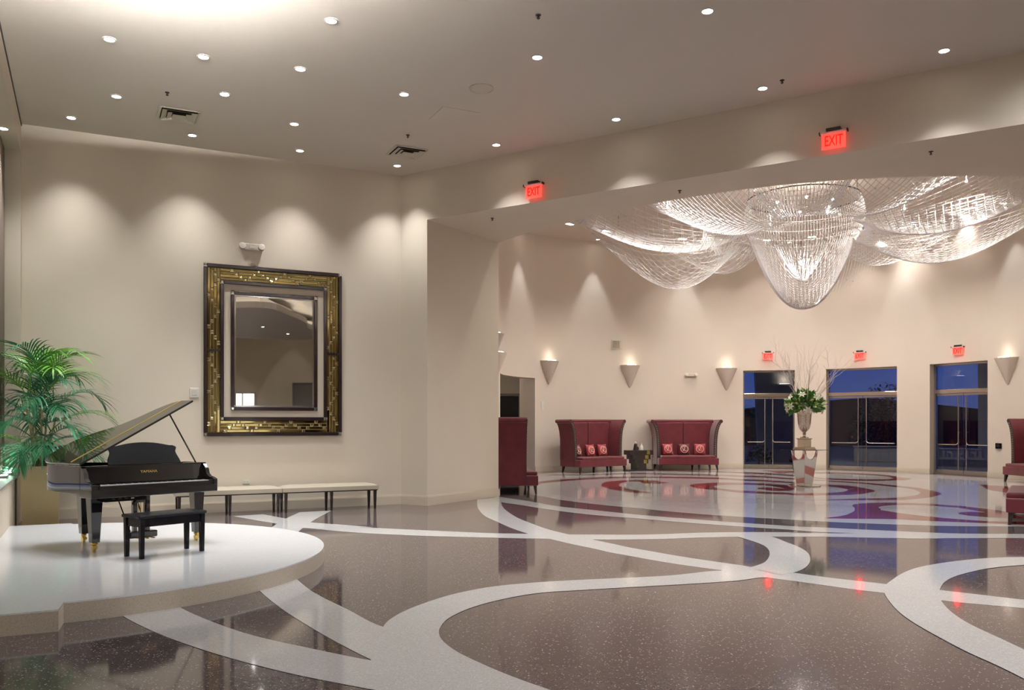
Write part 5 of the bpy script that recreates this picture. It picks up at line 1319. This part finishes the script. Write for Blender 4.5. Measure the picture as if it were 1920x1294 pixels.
for k in range(44):
    a = 2*PI*k/44; pts = []
    for i in range(9):
        t = i/8; r = 0.62*(1-t)**0.8+0.02; pts.append((r*math.cos(a)-0.1, r*math.sin(a)-0.2, 6.0-OZ-t*0.95))
    strand(m, b, pts, SR*0.9, 0.15)
finish(m, b, 'inner_drop_net')
# curtain of free strands behind the bell
m = MB(); b = MB()
for k in range(84):
    dg_ = 2+150*k/83; a = R(dg_); r = 2.55; ln = 0.95+1.05*math.exp(-((dg_-48)/30)**2)+0.05*math.sin(k*1.7)
    pts = []
    for t in range(13):
        u = t/12; rr = r+0.10*math.sin(5.2*u+0.25*k)*u; aa = a+0.10*u*u; pts.append((rr*math.cos(aa), rr*math.sin(aa), 7.15-OZ-ln*u))
    strand(m, b, pts, SR*0.9, 0.06)
finish(m, b, 'strand_curtain')
# draped lobes: azimuth, half width, inner r, outer r, z inner, z outer, sag, radial strands, cross strands, thickness
LOBES = [
    (142, 34, 1.6, 6.2, 6.75, 7.40, 1.55, 30, 16, 0.62), (112, 26, 1.7, 5.6, 6.75, 7.35, 0.95, 24, 12, 0.6),
    (182, 26, 1.42, 6.7, 6.35, 7.50, 0.75, 32, 20, 0.85), (214, 27, 1.42, 6.0, 6.30, 7.50, 0.55, 46, 26, 0.95), (250, 26, 1.42, 5.2, 6.45, 7.55, 0.35, 34, 18, 1.0),
    (290, 27, 1.42, 5.4, 6.45, 7.55, 0.35, 34, 18, 1.0), (328, 28, 1.42, 6.2, 6.35, 7.50, 0.60, 46, 25, 0.95), (4, 28, 1.42, 6.8, 6.35, 7.45, 0.95, 40, 24, 0.85),
    (38, 24, 1.7, 6.4, 6.70, 7.40, 0.85, 26, 14, 0.65)]
for li, (az, hwd, r0_, r1_, zi, zo, sag, nr, nc, thk) in enumerate(LOBES):
    m = MB(); b = MB()
    def S(a_, t):
        x = 2*a_-1; ph = R(az+hwd*x*(1-0.10*math.sin(PI*t))); r = r0_+(r1_-r0_)*t; k = max(0, 1-x*x)
        z = zi+(zo-zi)*t**1.15-sag*math.sin(PI*t**0.9)*k**0.8-0.40*t*k+0.35*(1-k)*math.sin(PI*t)*0.6
        z = min(z, 7.58); r2 = r-0.45*t*k; return (r2*math.cos(ph), r2*math.sin(ph), z-OZ)
    for k in range(nr): strand(m, b, [S(k/(nr-1), i/22) for i in range(23)], SR*thk, 0.05)
    for k in range(1, nc+1): strand(m, b, [S(i/24, k/nc) for i in range(25)], SR*0.85*thk, 0.03)
    finish(m, b, 'draped_net')
    # anchor cables from the corners to the ceiling
    for a_ in (0.0, 1.0):
        e_ = Vector(S(a_, 1.0)); MB().tube([e_, (e_.x, e_.y, ZR-OZ)], 0.005, 4).build('anchor_cable', 'ring_metal', ch)
# lamps inside
for k in range(6):
    a = k*PI/3+0.3; q_ = (0.75*math.cos(a), 0.75*math.sin(a), 7.05-OZ)
    MB().sphere(q_, 0.035, 10, 7).build('bulb', 'bulb_glow', ch, smooth=True)
MB().sphere((-0.15, -0.25, 5.55-OZ), 0.04, 10, 7).build('bulb', 'bulb_glow', ch, smooth=True)
light('chandelier_core', 'POINT', (-0.15, -0.25, 5.5-OZ), 70, ROSE, ch, 0.12)
light('chandelier_top', 'POINT', (0, 0, 6.9-OZ), 60, ROSE, ch, 0.5)
for k, (az, r) in enumerate(((148, 3.6), (190, 3.8), (230, 3.4), (300, 3.4), (350, 3.8), (30, 4.0), (85, 3.8))):
    q_ = (r*math.cos(R(az)), r*math.sin(R(az)), 7.45-OZ)
    MB().sphere(q_, 0.03, 10, 7).tube([(q_[0], q_[1], q_[2]+0.03), (q_[0], q_[1], ZR-OZ)], 0.005, 4).build('bulb', 'bulb_glow', ch, smooth=True)
    light('lobe_fill_spot', 'SPOT', (q_[0], q_[1], q_[2]-0.05), 395, (1.0, 0.94, 0.88), ch, 0.12, R(140), 0.5)  # wide down spots added at the lobes to brighten lower walls and pier

# ================================================================== THINGS OUTSIDE THE DOORS
wing_ = thing('portico_wall', (10.9, 35.0, 0), R(-10), 'grey plastered portico wall outside the leftmost glass door', 'building')
MB().prism([(-0.75, -0.03), (1.6, -0.03), (1.6, 6.2), (-0.98, 6.2)], 0, 0.6, Matrix(((1, 0, 0, 0), (0, 0, 1, 0), (0, 1, 0, 0), (0, 0, 0, 1)))).build('wall_slab', 'plaster_grey', wing_)
lamp_ = MB().box((0.25, -0.12, 3.15), (0.5, 0.18, 0.06)).build('wall_lamp', 'white_plastic', wing_)
MB().box((0.25, -0.12, 3.185), (0.40, 0.12, 0.01)).build('lamp_strip', 'sconce_led', wing_)
light('portico_glow', 'SPOT', (0.25, -0.16, 3.25), 30, WARM, wing_, 0.1, R(120), 0.9, rot=(R(170), 0, 0))
MB().box((0.6, -1.2, 4.3), (3.0, 2.4, 0.25)).build('canopy', 'plaster_grey', wing_)
pc = thing('portico_canopy', (15.2, 34.2, 0), R(-30), 'flat canopy with added lamps over the terrace outside the glass doors', 'canopy')
MB().box((0, 0, 4.75), (7.0, 3.6, 0.3)).build('roof_slab', 'plaster_grey', pc)
for k_ in (-2.2, 0.0, 2.2):  # lamps added under the canopy to light the ground outside grey
    MB().lathe([(0.0, 4.585), (0.09, 4.585), (0.09, 4.60)], 14, (k_, -0.6, 0)).build('added_canopy_lamp', 'lamp_lens', pc)
    light('canopy_fill_beam', 'SPOT', (k_, -0.6, 4.56), 130, NEUT, pc, 0.08, R(120), 0.8)
for k_ in (-3.2, 3.2): MB().box((k_, 1.4, 2.3), (0.35, 0.35, 4.62)).build('post', 'plaster_grey', pc)
def planter_wall(x, y, rz, L_, h, lab):
    t = thing('planter_wall', (x, y, -0.03), rz, lab, 'low wall', 'low planter walls outside')
    MB().box((0, 0, h/2), (L_, 0.5, h)).build('wall_body', 'plaster_grey', t, bevel=0.02)
    MB().box((0, 0, h+0.02), (L_+0.06, 0.56, 0.04)).build('coping', 'plaster_grey', t)
planter_wall(15.9, 35.4, R(-20), 3.2, 0.62, 'low grey planter wall outside the middle glass door')
planter_wall(18.2, 34.6, R(-30), 2.2, 0.55, 'low grey planter wall outside the rightmost glass door')
def shrub(x, y, r, h, lab, seed):
    g = random.Random(seed); t = thing('shrub', (x, y, -0.03), 0, lab, 'shrub', 'dark shrubs outside'); m = MB()
    ls = min(r, 0.9)
    for k in range(420 if r < 1.5 else 1700):
        a = g.random()*2*PI; el = math.asin(g.uniform(0, 1)); rr = r*g.uniform(0.55, 1.0)
        c = Vector((rr*math.cos(a)*math.cos(el), rr*math.sin(a)*math.cos(el), h*0.15+h*0.85*math.sin(el)*rr/r)); d = Vector((g.uniform(-1, 1), g.uniform(-1, 1), g.uniform(-.3, 1))).normalized(); w_ = d.cross(Vector((g.uniform(-1, 1), g.uniform(-1, 1), 1))).normalized()
        m.add([c-d*0.1*ls, c+w_*0.06*ls, c-w_*0.06*ls, c+d*0.14*ls], [(0, 1, 3, 2)])
    tag(m.build('leaves', 'hedge_leaf', t), kind='stuff')
    MB().tube([(0, 0, 0), (0, 0, h*0.5)], [0.06*r, 0.03*r], 6).build('trunk', 'soil', t)
shrub(9.6, 33.2, 0.55, 0.75, 'dark low shrub outside the leftmost glass door', 1)
shrub(11.4, 33.6, 0.5, 0.55, 'dark low shrub before the portico wall outside', 2)
shrub(20.2, 46.0, 2.0, 3.9, 'dark leafy tree outside at the right of the middle glass door', 3)
shrub(8.2, 36.0, 0.9, 0.9, 'dark shrub outside near the left edge of the leftmost glass door', 4)
def hill(pts, y, dpt, lab):
    t = thing('hill', (0, y, -0.05), 0, lab, 'hill', 'dark hills far outside')
    MB().prism(smooth_line(pts, 5)+[(pts[-1][0], 0), (pts[0][0], 0)], 0, dpt, Matrix(((1, 0, 0, 0), (0, 0, 1, 0), (0, 1, 0, 0), (0, 0, 0, 1)))).build('slope', 'hill_dark', t)
hill([(10, 2.4), (16, 2.6), (19, 2.8), (23, 3.3), (26, 3.45), (30, 3.1), (38, 2.4), (60, 2.4), (80, 2.2)], 62, 12, 'dark hillside beyond the middle and rightmost glass doors')
hill([(-5, 2.0), (10, 2.0), (22, 2.6), (30, 2.1), (46, 2.0)], 90, 14, 'dark low ridge far beyond the leftmost glass door')
v, f = text_mesh('Chateau', 0.62, 0.03)
sg = thing('monument_sign', (16.55, 31.1, 0.52), R(-28), 'dark standing sign lettering seen reversed through the rightmost glass door', 'sign')
m = MB(); M = Matrix.Rotation(R(180), 4, 'Z') @ Matrix.Rotation(R(90), 4, 'X'); m.add([tuple(M @ Vector(q_)) for q_ in v], f); m.build('lettering', 'sign_letter', sg)
MB().box((0, 0.0, -0.40), (2.6, 0.25, 0.26)).build('sign_base', 'plaster_grey', sg)
